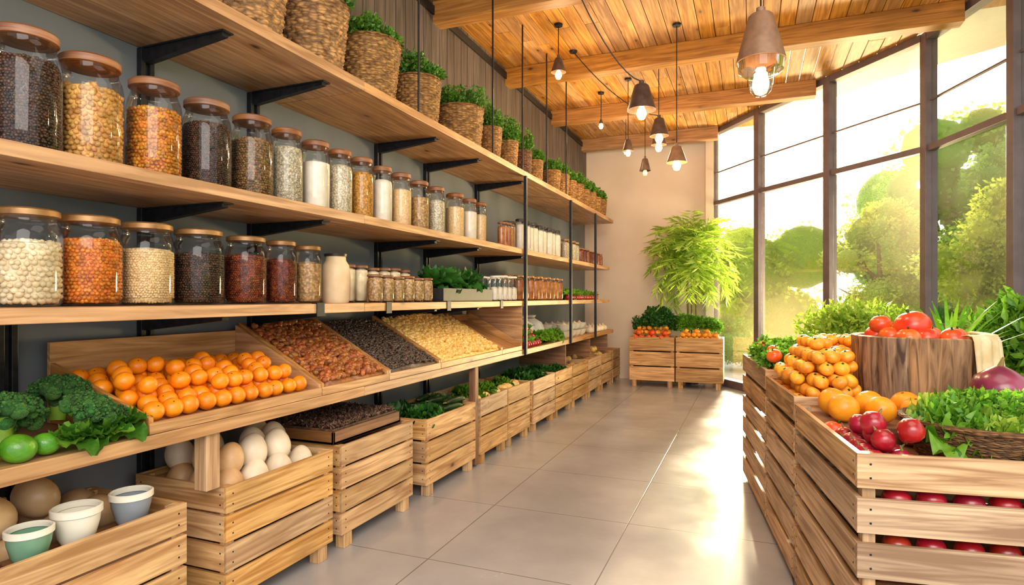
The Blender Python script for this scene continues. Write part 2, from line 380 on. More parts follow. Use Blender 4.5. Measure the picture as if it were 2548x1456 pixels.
mb.bb(XL,XL+.05,-2.2,YB,CZ-.13,CZ-.05,1)
tag(mk('wall_left_upper',mb,['clad','metal']),'dark brown vertical board cladding above the top shelf','wall',kind='structure')
def curve_y(x):
    if x<=W[0][0]: return YB
    for a,b in zip(W,W[1:]):
        if a[0]<=x<=b[0] and b[0]>a[0]: t=(x-a[0])/(b[0]-a[0]); return a[1]+(b[1]-a[1])*t
    return -2
def curve_x(y):
    for a,b in zip(W,W[1:]):
        if b[1]<=y<=a[1]: t=(y-a[1])/(b[1]-a[1]); return a[0]+(b[0]-a[0])*t
    return 2.4
mb=MB(); x=XL
while x<2.38:
    ye=min(curve_y(x),curve_y(x+.15))+.12; y=-2.2+R.random()*2-2
    while y<ye:
        y2=min(ye,y+R.uniform(2.2,3.6)); a=max(y,-2.2)
        if y2>a+.05: mb.bb(x+.003,x+.147,a+.002,y2-.002,CZ,CZ+.03)
        y=y2
    x+=.15
mb.bb(XL,2.4,-2.2,7.0,CZ+.03,CZ+.06); mb.bb(XL,.1,7.0,YB,CZ+.03,CZ+.06)
tag(mk('ceiling',mb,'ceil',bevel=.004),'golden knotty wooden plank ceiling','ceiling',kind='structure')
for yb in (-.3,1.45,3.2,4.95,6.7,8.45,10.15):
    mb=MB(); xe=curve_x(yb)-.08; mb.box(((XL+xe)/2,0,-.1),(xe-XL-.02,.16,.2))
    o=mk('ceiling_beam',mb,'beam',(0,yb,CZ-.001),bevel=.006); tag(o,'wide honey-coloured timber beam crossing the plank ceiling','beam','ceiling beams')
# windows
for i,(a,b) in enumerate(zip(W,W[1:])):
    A=Vector((a[0],a[1],0)); B=Vector((b[0],b[1],0)); d=(B-A); L=d.length; ang=math.atan2(d.y,d.x)
    mb=MB()
    mb.box((0,0,CZ/2),(.1,.12,CZ-.002)) 
    mb.box((L/2,0,.06),(L-.1,.14,.12)); mb.box((L/2,0,CZ-.04),(L-.1,.11,.08)); mb.box((L/2,0,2.93),(L-.1,.08,.065))
    mb.box((L/2,0,3.42),(L-.1,.03,.02))
    o=mk('window_%d'%(i+1),mb,'frame',(a[0],a[1],0),ang,bevel=.004)
    tag(o,'tall dark-framed window with a high transom bar','window',kind='structure')
    g=MB(); g.box((L/2,0,1.5),(L-.1,.006,2.8)); g.box((L/2,0,3.52),(L-.1,.006,1.1)); mk('glass_pane',g,'pane',parent=o)
mb=MB(); 
off=[]
for i,p in enumerate(W):
    q0=W[max(i-1,0)];q1=W[min(i+1,len(W)-1)]; t=Vector((q1[0]-q0[0],q1[1]-q0[1])).normalized(); nrm=Vector((-t.y,t.x)); dd=(.7,.7,.8,1.3,1.9,2.0,1.6,1.3,1.3,1.3)[i]; off.append((p[0]+nrm.x*dd,p[1]+nrm.y*dd))
for i in range(len(W)-1):
    q=[W[i],W[i+1],off[i+1],off[i]]; vs=[(a,b,CZ+.04) for a,b in q]+[(a,b,CZ+.16) for a,b in q]
    mb.add(vs,[(0,1,2,3),(7,6,5,4),(3,2,6,7),(0,4,5,1),(0,3,7,4),(1,5,6,2)])
tag(mk('trim_1',mb,'white'),'pale roof overhang outside above the windows','roof overhang',kind='structure')
# exterior
mb=MB(); mb.add([(-30,9,-.13),(40,-12,-.13),(60,60,-.13),(-40,60,-.13)],[(0,1,2,3)]); 
tag(mk('garden_lawn',mb,'grass'),'sunlit green lawn outside the windows','lawn',kind='structure')
mb=MB(); mb.add([(-.9,10.6,-.125),(.6,9.5,-.125),(2.6,7.4,-.125),(4.4,9,-.125),(2.6,12,-.125),(1.2,26,-.125),(-.6,26,-.125),(-1.2,13,-.125)],[tuple(range(8))])
tag(mk('garden_path',mb,'path'),'pale paved path running outside through the garden','path',kind='structure')
mb=MB(); mb.bb(-.1,5.2,-.12,.12,0,.85); mb.bb(-.15,5.25,-.17,.17,.85,.95); tag(mk('garden_wall',mb,'redwall',(2.2,16.2,-.13),-.1,bevel=.02),'low brick-red garden wall beyond the hedges','wall')
# distant woodland (uncountable)
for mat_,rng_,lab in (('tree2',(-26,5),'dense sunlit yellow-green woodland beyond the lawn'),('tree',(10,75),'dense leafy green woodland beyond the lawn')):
    wm=MB(); a=rng_[0]
    while a<rng_[1]:
        ar=math.radians(a); dd=R.uniform(25,27) if a<30 else R.uniform(20,22); base_h=(3.0 if a<7 else 4.0 if a<10 else 5.6 if a<14 else 6.8)+R.uniform(-.3,.6)
        for zz in np.arange(.6,base_h,1.1):
            r=R.uniform(1.2,1.7); q=dd+R.uniform(-1.3,1.3); c=(q*math.sin(ar+R.uniform(-.03,.03)),q*math.cos(ar),zz+R.uniform(-.3,.4))
            dome(wm,280,c,(r,r,r*.8),.2,.15,up=.15,rnd=.8,low=-.8); pebbles(wm,[c],(r*.72,r*.7,r*.6),I2)
        a+=2.4
    tag(mk('woodland',wm,mat_,smooth=True,ang=60),lab,'trees',kind='stuff')
def tree_mesh(seed,h,spread,n,mat,leaf=.16):
    rs=random.Random(seed); can=MB(); tr=MB()
    pts=[(0,0,0),(.05,.03,h*.2),(-.04,.06,h*.42),(.03,0,h*.7)]; tr.tube(pts,[.17,.14,.1,.04],10)
    for k in range(7):
        a=k*.9+rs.random(); z0=h*rs.uniform(.25,.5); e=(math.cos(a)*spread*.6,math.sin(a)*spread*.6,z0+h*rs.uniform(.15,.3)); tr.tube([(0,0,z0),(e[0]*.5,e[1]*.5,z0+.25*(e[2]-z0)+.2),e],[.07,.05,.02],6)
    nc=34; per=n//nc
    for k in range(nc):
        a=rs.random()*6.28; zz=rs.uniform(.24,.92); rr=spread*math.sin(pi*min(.97,(zz-.08)*1.08))*rs.uniform(.35,1)
        c=(math.cos(a)*rr,math.sin(a)*rr,h*zz); r=spread*rs.uniform(.28,.42)
        dome(can,per,c,(r,r,r*.75),leaf,leaf*.65,up=.1,rnd=.8,low=-.8)
        pebbles(can,[c],(r*.55,r*.55,r*.4),I2)
    return can.mesh('tree_canopy_mesh',mat,True,60),tr.mesh('tree_trunk_mesh','bark',True)
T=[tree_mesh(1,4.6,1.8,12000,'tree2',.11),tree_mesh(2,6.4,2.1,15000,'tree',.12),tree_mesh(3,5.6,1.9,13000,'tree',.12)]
tp={}
def put_tree(k,loc,s,rz,label):
    if k not in tp:
        o=mk('garden_tree',T[k][1]); c=mk('canopy',T[k][0],None,parent=o); tp[k]=Proto(o)
    o=tp[k].put(loc,(0,0,rz),s); tag(o,label,'tree','garden trees')
for k,x,y,s,rz in [(0,-2.4,18.6,.9,0),(0,3.4,20.0,.95,3),(2,6.0,17.4,.95,1.2),(0,4.4,13.2,.8,.4),(2,8.0,13.4,.95,2.5),(1,10.6,9.4,.9,4),(2,12.8,4.8,1,1)]:
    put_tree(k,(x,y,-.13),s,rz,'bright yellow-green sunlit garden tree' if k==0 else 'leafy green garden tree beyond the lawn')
def bush_mesh(r,h,n,mat,leaf=.09):
    m=MB(); rs=random.Random(n)
    for k in range(9):
        a=rs.random()*6.28; c=(math.cos(a)*r*.45,math.sin(a)*r*.45,h*rs.uniform(.35,.62)); q=r*rs.uniform(.45,.65)
        dome(m,n//9,c,(q,q,h*.42),leaf,leaf*.6,up=.3,rnd=.7,low=-.7); pebbles(m,[c],(q*.65,q*.65,h*.25),I2)
    m.tube([(0,0,0),(0,0,h*.45)],[.05,.03],8)
    return m.mesh('bush_mesh',mat,True,60)
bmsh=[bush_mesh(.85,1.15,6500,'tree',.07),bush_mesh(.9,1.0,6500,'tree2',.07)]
bpr=[Proto(mk('garden_bush',b)) for b in bmsh]
for i,(x,y,s) in enumerate([(-2.1,13.6,1.1),(-1.0,16.2,1.2),(2.9,11.6,.8),(4.4,11.0,.85),(6.0,12.3,.95),(6.3,9.9,.85),(8.3,9.9,1.0),(8.6,7.6,1.0),(6.5,6.9,.9),(4.9,9.0,.75),(-.1,13.4,.75),(3.5,8.9,.7)]):
    o=bpr[i%2].put((x,y,-.13),(0,0,i),s); tag(o,'rounded green garden shrub in a hedge','bush','garden hedge shrubs')
# ------------------------------------------------------------ shelving unit
XF=-2.1
unit=bpy.data.objects.new('shelving_unit',None); C.objects.link(unit); unit.location=(XL,0,0)
tag(unit,'long oak wall shelving with black metal uprights and brackets','shelving')
def part(name,m,mats,bevel=.003,**k):
    for i,v in enumerate(m.v): m.v[i]=(v[0]-XL,v[1],v[2])
    return mk(name,m,mats,parent=unit,bevel=bevel,**k)
for z0,z1,ye in ((2.605,2.66,9.75),(1.83,1.88,9.45),(1.316,1.366,9.45),(.825,.88,9.75)):
    m=MB(); cuts=[.3,2.95,5.61,ye]
    for a,b in zip(cuts,cuts[1:]): m.bb(XL+.005,XF,a+.001,b-.001,z0,z1)
    part('shelf_board',m,'shelf')
UPY=[1.47,2.06,2.74,4.02,4.78,5.86]
for y in UPY:
    zt=2.6 if y>1.5 else 1.31
    m=MB(); m.bb(XL+.002,XL+.035,y-.035,y-.012,.02,zt); m.bb(XL+.002,XL+.035,y+.012,y+.035,.02,zt); m.bb(XL+.002,XL+.02,y-.012,y+.012,.02,zt); part('upright',m,'metal')
    if y<1.5: continue
    for z in (2.605,1.83,1.316):
        m=MB(); m.prism([(XL+.035,z-.075),(XL+.035,z),(XF-.12,z),(XF-.12,z-.022)],y-.018,y+.018); m.bb(XL+.035,XF-.1,y-.03,y+.03,z-.008,z-.001); part('bracket',m,'metal',.001)
for y,zt in ((5.61,2.605),(7.22,2.605),(8.49,2.605)):
    m=MB(); m.bb(XF-.002,XF+.028,y-.018,y+.018,.83,zt); part('front_post',m,'metal')
for y in (4.87,5.61,6.37,7.13,3.6):
    m=MB(); m.tube([(XF-.02,y,2.66),(XF-.02,y,CZ-.01)],.008,8); part('hanging_rod',m,'metal',0)
for y in (2.06+.5,3.2,4.0,5.02):
    m=MB(); m.bb(XF,XF+.006,y-.03,y+.03,1.30,1.372); m.bb(XF-.03,XF+.006,y-.03,y+.03,1.366,1.372); part('shelf_clip',m,'metal',.001)
m=MB(); m.bb(XF-.09,XF-.02,1.87,1.94,.585,.825); part('wooden_post',m,'pine')
m=MB(); m.bb(XF-.07,XF-.01,4.49,4.55,.02,.825); part('wooden_post',m,'brownwood')
m=MB(); m.bb(XL+.03,XF-.01,5.565,5.585,.88,1.316); part('end_panel',m,'shelf')
for y in (7.1,8.3,9.4):
    m=MB(); m.bb(XL+.03,XF-.02,y,y+.02,.56,.825); part('end_panel',m,'brownwood')
# ------------------------------------------------------------ jars
def jar_glass(r,h,squat=False):
    g=MB()
    prof=[(0,.004),(r*.82,.002),(r*.95,.012),(r,.035),(r,h*.68),(r*.985,h*.74),(r*.94,h*.80),(r*.86,h*.85),(r*.83,h*.875),(r*.84,h*.90),(r*.84,h*.94)]
    g.lathe(prof,40); return g
def lid(r,h,dark=False):
    l=MB(); R0=r*.88
    l.lathe([(0,h*.92),(R0,h*.92),(R0+.004,h*.925),(R0+.004,h*.98),(R0-.002,h*.993),(R0*.92,h),(0,h)],40); return l
def contents(r,h,fill,mode,size):
    c=MB(); R0=r*.95; zt=h*fill
    n=28
    prof=[(0,.012),(R0*.85,.012),(R0*.97,.03)]
    top=min(zt,h*.70)
    prof+=[(R0,top*.6),(R0,top)]
    if zt>top: prof+=[(R0*.93,zt)]; rt=R0*.93
    else: rt=R0
    prof+=[(rt*.6,prof[-1][1]+.012),(0,prof[-1][1]+.018)]
    if mode=='p':
        s=size; prof=[(max(0,a-s*.8) if a>0 else 0,b) for a,b in prof]
        c.lathe(prof,n)
        pts=[]; zz=.012+s*.7; k=0
        while zz<zt:
            rr=R0-s*.75
            if zz<.03: rr=R0*.9-s*.75
            if zz>top: rr=rr-(zz-top)/(max(.001,zt-top))*R0*.07
            nn=int(2*pi*rr/(s*1.75))
            for i in range(nn):
                a=2*pi*(i+.5*(k%2)+R.uniform(-.2,.2))/nn; pts.append((rr*math.cos(a),rr*math.sin(a),zz+R.uniform(-.3,.3)*s))
            zz+=s*1.5; k+=1
        for i in range(int((rt/s)**2*.8)):
            a=R.random()*6.28; q=rt*math.sqrt(R.random())*.9; pts.append((q*math.cos(a),q*math.sin(a),zt+.008*(1-q/rt)+R.uniform(0,.3)*s))
        pebbles(c,pts,(s*1.1,s*.95,s*.8))
    else: c.lathe(prof,n)
    return c
def make_jar(y,z,r,h,lidm,cm,mode,size,fill,label,x=-2.38,group=None):
    o=mk('storage_jar',jar_glass(r,h),'glass',(x,y,z),R.random()*6,smooth=True,ang=50)
    mk('lid',lid(r,h),lidm,parent=o,smooth=True); c=mk('jar_contents',contents(r,h,fill,mode,size),cm,parent=o,smooth=True,ang=60); c['kind']='stuff'
    return tag(o,label,'jar',group)
G1='jars on the middle shelf'; G2='jars on the lower shelf'
for y,r,h,cm,mode,s,f,lb in [
 (1.342,.106,.455,'dark','p',.007,.76,'dark peppercorns'),(1.565,.112,.44,'chick','p',.0125,.72,'tan chickpeas'),(1.835,.106,.44,'walnut','p',.010,.70,'amber raisins'),
 (2.102,.107,.435,'dark','p',.006,.74,'black seeds'),(2.379,.102,.44,'brownseed','p',.008,.72,'brown seeds'),(2.626,.085,.44,'rice','p',.0045,.76,'pale rice'),(2.860,.085,.43,'flour','s',0,.70,'white flour'),
 (3.086,.078,.43,'rice','s',0,.76,'cream-coloured grain'),(3.310,.078,.43,'grain','s',0,.76,'golden grain'),(3.546,.072,.42,'flour','s',0,.76,'white flour'),(3.788,.078,.42,'oats','s',0,.70,'pale oats'),
 (4.046,.078,.41,'tanseed','s',0,.68,'tan seeds'),(4.313,.074,.41,'rice','s',0,.72,'pale rice'),(4.647,.082,.41,'oats','s',0,.70,'pale oats'),(4.934,.07,.41,'flour','s',0,.7,'cream powder'),(5.168,.062,.41,'oats','s',0,.7,'beige oats')]:
    make_jar(y,1.88,r,h,'lidwood',cm,mode,s,f,'tall glass jar with copper-brown lid filled with '+lb,group=G1)
for y,r,h,cm,mode,s,f,lb in [
 (1.346,.106,.345,'cashew','p',.0125,.64,'pale beans'),(1.563,.110,.345,'cereal','p',.009,.72,'orange flakes'),(1.80,.106,.345,'oats','p',.0065,.66,'pale oat grains'),(2.057,.110,.345,'dark','p',.007,.66,'dark seeds'),
 (2.337,.100,.340,'redb','p',.006,.70,'red-brown beans'),(2.583,.082,.340,'redb','p',.005,.68,'reddish grain'),(2.794,.078,.33,'tanseed','s',0,.68,'tan seeds')]:
    make_jar(y,1.366,r,h,'lidcop',cm,mode,s,f,'wide glass jar with bronze lid filled with '+lb,group=G2)
o=MB(); o.lathe([(0,0),(.075,0),(.086,.02),(.088,.16),(.08,.23),(.062,.26),(.06,.285),(0,.285)],36); o=mk('ceramic_canister',o,'cream2',(-2.38,3.047,1.366),smooth=True)
l=MB(); l.lathe([(0,.285),(.068,.285),(.07,.30),(0,.302)],36); mk('lid',l,'liddark',parent=o,smooth=True); tag(o,'cream canister with a thin dark lid','canister')
def small(r,h,lm,cm,fill=.8):
    o=mk('small_jar',jar_glass(r,h),'glass',smooth=True,ang=50); mk('lid',lid(r,h),lm,parent=o,smooth=True); c=mk('jar_contents',contents(r,h,fill,'s',0),cm,parent=o,smooth=True); c['kind']='stuff'; return Proto(o)
def row(pr,pts,label,cat,group,sv=.06):
    for p in pts: tag(pr.put(p,(0,0,R.random()*6),1+R.uniform(-sv,0)),label,cat,group)
spice=small(.036,.25,'lidwood','honey'); row(spice,[(-2.22,5.30,1.88),(-2.22,5.385,1.88),(-2.22,5.47,1.88),(-2.22,5.55,1.88)],'slim glass spice jar with brown contents','jar','spice jars')
w1=small(.052,.33,'liddark','flour'); row(w1,[(x+R.uniform(-.015,.015),5.74+i*.15+(.07 if x<-2.3 else 0),1.88) for x in (-2.2,-2.38) for i in range(9)],'pale glass bottle jar with a black lid','jar','pale jars with black lids')
w2=small(.055,.26,'lidcop','rice'); row(w2,[(x,7.35+i*.16,1.88) for x in (-2.2,-2.42) for i in range(4)],'small glass jar of pale grain','jar','small pale jars')
w3=small(.06,.2,'lidwood','redb'); row(w3,[(x,8.05+i*.16,1.88) for x in (-2.2,-2.42) for i in range(8)],'squat jar of red-brown preserve','jar','squat brown jars')
a1=small(.055,.27,'lidcop','honey'); row(a1,[(x+R.uniform(-.012,.012),5.74+i*.145+(.06 if x<-2.3 else 0),1.366) for x in (-2.2,-2.38) for i in range(10)],'amber preserve jar with a metal lid','jar','amber preserve jars')
b1=small(.052,.18,'lidwood','tanseed',.86); row(b1,[(-2.2,3.2+i*.128,1.366) for i in range(6)],'small jar of tan biscuits with a brown lid','jar','small snack jars')
b2=small(.052,.25,'lidwood','cashew',.86); row(b2,[(-2.42,3.22+i*.135,1.366) for i in range(6)],'small jar of pale nuts with a brown lid','jar','small nut jars')
b3=small(.042,.24,'bowlw','flour',.5); row(b3,[(x,4.99+i*.115+(.04 if k%2 else 0),1.366) for k,x in enumerate((-2.16,-2.29,-2.42)) for i in range(5)],'little glass milk bottle with a white top','bottle','little white bottles')
# spinach tray
m=MB(); m.bb(-2.52,-2.14,3.99,4.9,1.366,1.38); 
for x in (-2.52,-2.15): m.bb(x,x+.012,3.99,4.9,1.366,1.47)
for y in (3.99,4.89): m.bb(-2.52,-2.14,y,y+.012,1.366,1.47)
tag(mk('produce_tray',m,'blacktray',bevel=.002),'black plastic tray holding leafy spinach','tray')
m=MB(); leafhead(m,16,.2,mi=0,ruf=.12); sp=Proto(mk('spinach',m,'leafd',smooth=True,ang=80))
for i,y in enumerate((4.12,4.3,4.48,4.66,4.79)):
    tag(sp.put((-2.32+.03*(i%2),y,1.38+.08),(R.uniform(-.2,.2),R.uniform(0,.3),i*1.3),(.85,.85,1.15)),'dark glossy green spinach bunch in a black tray','spinach','spinach bunches')
# ------------------------------------------------------------ baskets with herbs on the top shelf
def basket(rt,rb,h,chunk,nw,amp=.05):
    m=MB(); n=nw*6; rows=int(h/chunk*4); prof=[]
    prof.append((0,.002)); prof.append((rb*.96,0))
    for j in range(rows+1):
        t=j/rows; prof.append((rb+(rt-rb)*t**.8,.004+h*t))
    prof+= [(rt*1.03,h+.004),(rt*1.03,h+.016),(rt*.98,h+.022),(rt*.92,h+.010),(rt*.9,h-.03),(0,h-.03)]
    def mod(a,j,z):
        if j<2 or j>rows+3: return 1
        k=(j-2)//4; return 1+ amp*math.sin(((j-2)%4)/4*pi)*(.6+.6*math.sin(a*nw+k*pi))+R.uniform(-.008,.008)
    m.lathe(prof,n,mod=mod); return m
def herb(rt,h,hh,mat,n,L):
    m=MB(); m.lathe([(0,h-.028),(rt*.88,h-.028),(rt*.5,h-.012),(0,h-.008)],20,mi=1)
    for k in range(16):
        a=k*2.4; q=rt*.7*math.sqrt((k+.5)/16); m.tube([(q*math.cos(a)*.6,q*math.sin(a)*.6,h-.02),(q*math.cos(a)*1.2,q*math.sin(a)*1.2,h+hh*.9)],[.004,.002],5,mi=2)
    for k in range(9):
        a=k*2.4+R.random(); q=rt*.75*math.sqrt((k+.3)/9); dome(m,n//9,(q*math.cos(a),q*math.sin(a),h+R.uniform(0,.05)),(rt*.48,rt*.48,hh*R.uniform(.55,1.15)),L,L*.7,up=.1,rnd=1.3,low=0.02)
    return m
tops=[(2.33,.18,.135,.40,'weave',.034,16,.13,.08),(2.807,.19,.145,.41,'weave',.034,16,.13,.08),(3.357,.195,.15,.40,'weavef',.03,20,.14,.07),(3.965,.175,.145,.36,'weavef',.024,22,.16,.06),(4.688,.20,.17,.35,'weavef',.034,14,.20,.05),
 (5.335,.115,.085,.35,'weavef',.022,16,.24,.05),(5.80,.105,.08,.33,'weavef',.022,16,.24,.05),(6.23,.10,.08,.33,'weaved',.022,16,.24,.05),(6.63,.095,.075,.31,'weavef',.022,14,.12,.05)]
for i,(y,rt,rb,h,mt,ch,nw,hh,am) in enumerate(tops):
    o=mk('basket_planter',basket(rt,rb,h,ch,nw,am),mt,(-2.35,y,2.66),smooth=True,ang=70)
    mk('herb_plant',herb(rt,h,hh,'herb',1900 if i<5 else 1200,.036),['herb','soil','stem'],parent=o)
    tag(o,('dark brown' if mt=='weaved' else 'large chunky' if i<5 else 'tall slim')+' woven basket planter with leafy green herbs','planter','herb baskets on the top shelf')
o=mk('basket_planter',basket(.115,.085,.3,.022,16),'weavef',smooth=True,ang=70); mk('herb_plant',herb(.115,.3,.16,'herb',900,.04),['herb','soil','stem'],parent=o); bk=Proto(o)
for i in range(8):
    o=bk.put((-2.3,7.12+i*.36,2.66),(0,0,i),.95+.05*(i%2)); tag(o,'small tan woven basket planter with green herbs','planter','herb baskets on the top shelf')
# ------------------------------------------------------------ sloped bins on the produce shelf
def bin_(y0,y1,zbL,zbR,zslope,label,front=.945):
    m=MB(); 
    m.prism([(-2.68,.882),(-2.105,.882),(-2.105,front),(-2.68,zbL)],y0,y0+.02)
    m.prism([(-2.68,.882),(-2.105,.882),(-2.105,front),(-2.68,zbR)],y1-.02,y1)
    m.prism([(-2.12,.883),(-2.12,.90),(-2.66,zslope),(-2.66,zslope-.02)],y0+.02,y1-.02)
    m.bb(-2.70,-2.68,y0,y1,.882,max(zbL,zbR)-.03); m.bb(-2.12,-2.10,y0,y1,.882,.925)
    return tag(mk('produce_bin',m,'shelf',bevel=.002),label,'bin','sloped display bins')
bin_(1.60,2.575,1.13,1.245,1.03,'open sloped wooden bin full of oranges')
bin_(2.58,3.21,1.26,1.26,1.17,'sloped wooden bin filled with brown almonds')
bin_(3.215,3.88,1.26,1.26,1.17,'sloped wooden bin filled with dark beans')
bin_(3.885,5.04,1.26,1.26,1.17,'sloped wooden bin filled with yellow nuts')
bin_(5.045,5.55,1.26,1.26,1.17,'empty sloped wooden bin beside the end panel')
def bulk(name,y0,y1,size,n,mat,label,cat):
    m=MB(); 
    m.prism([(-2.121,.902),(-2.121,.935),(-2.64,1.215),(-2.66,1.172)],y0+.022,y1-.022)
    pts=[]
    for i in range(n):
        t=R.random(); x=-2.13-.51*t; y=R.uniform(y0+.035,y1-.035); z=.94+.28*t+R.uniform(-.2,.5)*size[2]*2+.02*math.sin(pi*(y-y0)/(y1-y0))
        pts.append((x,y,z))
    pebbles(m,pts,size,I2,var=.2)
    return tag(mk(name,m,mat,smooth=True,ang=0),label,cat,kind='stuff')
bulk('almonds',2.58,3.21,(.024,.0165,.014),900,'almond','heap of glossy brown almonds in a sloped bin','nuts')
bulk('dark_beans',3.215,3.88,(.013,.009,.007),2000,'bean','heap of small dark grey beans in a sloped bin','beans')
bulk('yellow_nuts',3.885,5.04,(.020,.016,.014),1900,'corn','heap of pale yellow nuts in a sloped bin','nuts')
# oranges
m=MB(); m.lathe(sphere_prof(.039,14,.96,.08),24); m2=MB(); m2.lathe([(0,.032),(.003,.0325),(.003,.035),(0,.0355)],8)
oo=mk('orange',m,'orange',smooth=True,ang=0); mk('stem',m2,'leafd',parent=oo); OP=Proto(oo)
sl=math.atan2(.13,.54); pos=[]
for a in range(7):
    for b in range(12):
        u=.042+a*.0765; v=1.664+b*.081+(.04 if a%2 else 0)
        if v>2.512 or u>.53: continue
        pos.append((-2.12-u*math.cos(sl)+R.uniform(-.006,.006),v+R.uniform(-.006,.006),.905+u*math.sin(sl)+.043,0))
for a in range(0,6):
    for b in range(12):
        if R.random()<.42:
            u=.042+a*.0765+.038; v=1.664+b*.081+(.04 if a%2 else 0)+.02
            if v>2.50: continue
            pos.append((-2.12-u*math.cos(sl)+R.uniform(-.01,.01),v+R.uniform(-.01,.01),.905+u*math.sin(sl)+.043+.06,1))
for p in pos:
    tag(OP.put(p[:3],(R.uniform(-1,1),R.uniform(-1,1),R.random()*6),R.uniform(.94,1.03)),'round bright orange in a sloped wooden bin','orange','oranges in the wooden bin')
# broccoli and leaves on the shelf
def broccoli(r):
    m=MB(); pts=[]; 
    for i in range(30):
        z=1-(i+.5)/30*1.05; q=math.sqrt(max(0,1-z*z)); a=i*2.4; pts.append((r*q*math.cos(a)*.85,r*q*math.sin(a)*.85,r*.9+r*z*.62))
    pebbles(m,pts,(r*.23,r*.23,r*.21),I2,var=.25); pebbles(m,[(0,0,r*.9)],(r*.6,r*.6,r*.45),I2)
    P=[]
    for p in pts:
        for k in range(34):
            d=NR.normal(size=3); d/=np.linalg.norm(d); d[2]=abs(d[2])*1.0; P.append((p[0]+d[0]*r*.26,p[1]+d[1]*r*.26,p[2]+d[2]*r*.24))
    pebbles(m,P,(r*.055,r*.055,r*.05),I1,var=.3)
    s=MB(); s.tube([(0,0,0),(0,0,r*.5),(0,0,r*.9)],[r*.28,r*.3,r*.5],12)
    o=mk('broccoli',s,'leafl',smooth=True); mk('florets',m,'brocc',parent=o,smooth=True,ang=60); return Proto(o)
BR=broccoli(.095)
for p,s,rt in [((-2.42,1.30,.88),1.15,(.1,.2,0)),((-2.24,1.42,.90),1.0,(0,.5,1)),((-2.47,1.50,.93),1.05,(0,.2,2)),((-2.28,1.22,.91),1.05,(0,.3,3)),((-2.55,1.16,.9),1.2,(0,0,4)),((-2.22,1.55,.885),.7,(0,.4,5))]:
    tag(BR.put(p,rt,s),'dark green broccoli head on the produce shelf','broccoli','broccoli heads')
m=MB(); leafhead(m,12,.13,ruf=.2); SPN=Proto(mk('leafy_green',m,'herb',smooth=True,ang=80))
for p,s in [((-2.14,1.47,.90),.7),((-2.17,1.56,.9),.75),((-2.13,1.35,.9),.7),((-2.3,1.57,.9),.8),((-2.42,1.585,.96),.6)]:
    tag(SPN.put(p,(R.uniform(-.2,.2),R.uniform(0,.4),R.random()*6),s),'crinkled green spinach leaves beside the broccoli','greens','leafy greens by the broccoli')
m=MB(); m.lathe(sphere_prof(.045,14,1.12,.05),24); m2=MB(); m2.lathe([(0,.046),(.005,.047),(.004,.054),(0,.054)],8); lo=mk('lime',m,'lime',smooth=True,ang=0); mk('stem',m2,'stem',parent=lo); LM=Proto(lo)
for p,s in [((-2.14,1.185,.925),1.0),((-2.17,1.09,.925),1.0),((-2.15,1.27,.92),.8),((-2.33,1.10,.925),1.0)]:
    tag(LM.put(p,(1.3,.2,R.random()*6),s),'glossy green lime on the produce shelf','lime','green limes')
# ------------------------------------------------------------ crates
def crate_mb(L,Wd,h,foot,ns,t=.016,post=.04,gap=.014):
    m=MB(); z0=foot; sh=(h-foot-gap*(ns-1))/ns
    for sx in (-1,1):
        for sy in (-1,1): m.bb(*sorted((sx*(L/2-t),sx*(L/2-t-post))),*sorted((sy*(Wd/2-t),sy*(Wd/2-t-post))),z0,h-.004)
    for k in range(ns):
        a=z0+k*(sh+gap); b=a+sh
        for sy in (-1,1): m.bb(-L/2,L/2,*sorted((sy*Wd/2,sy*(Wd/2-t))),a,b)
        for sx in (-1,1): m.bb(*sorted((sx*L/2,sx*(L/2-t))),-Wd/2+t,Wd/2-t,a,b)
        for sx in (-1,1):
            for sy in (-1,1):
                for q in (.3,.7):
                    zz=a+sh*q
                    m.box((sx*(L/2-t-post/2),sy*Wd/2,zz),(.007,.003,.007),None,1)
                    m.box((sx*L/2,sy*(Wd/2-t-post/2),zz),(.003,.007,.007),None,1)
    nb=6
    for k in range(nb):
        y=-Wd/2+t+(Wd-2*t)/nb*(k+.5); m.box((0,y,z0+.01),(L-2*t,(Wd-2*t)/nb-.006,.012))
    return m
def crate(L,Wd,h,loc,rz,label,foot=.085,ns=4,inner=None,mat='pine',group='slatted crates',gap=.014,t=.016):
    o=mk('wooden_crate',crate_mb(L,Wd,h,foot,ns,gap=gap,t=t),[mat,'metal'],loc,rz,bevel=.002)
    if foot>.01:
        for sx in (-1,1):
            for sy in (-1,1):
                f=MB(); f.bb(-.035,.035,-.03,.03,0,foot); fo=mk('foot',f,mat,(sx*(L/2-.07),sy*(Wd/2-.04),0),parent=o,bevel=.003)
    if inner:
        for z in (inner if hasattr(inner,'__len__') else [inner]):
            f=MB(); f.bb(-L/2+t+.001,L/2-t-.001,-Wd/2+t+.001,Wd/2-t-.001,z-.012,z); mk('inner_shelf',f,'brownwood',parent=o)
    return tag(o,label,'crate',group)
cr=[(.95,1.76,.58,'tan squash and bowls'),(1.955,2.665,.58,'large white eggs'),(2.74,3.49,.58,'a tray of dried chips'),(3.68,4.47,.545,'dark leafy vegetables'),(4.57,5.165,.55,'yellow squash'),(5.185,5.77,.55,'yellow squash'),
(5.88,6.61,.535,'dark leafy greens'),(6.64,7.33,.535,'dark leafy greens'),(7.37,8.13,.535,'brown potatoes'),(8.17,8.9,.535,'brown potatoes'),(8.94,9.68,.535,'golden squash'),(9.72,10.28,.535,'vegetables')]
for i,(a,b,h,lb) in enumerate(cr):
    crate(b-a,.56,h,(-2.1-.28,(a+b)/2,0),pi/2,'slatted pine crate on feet holding '+lb,inner=h-(.12 if i<2 else .10),ns=4 if i<3 else 3,group='floor crates under the shelves')
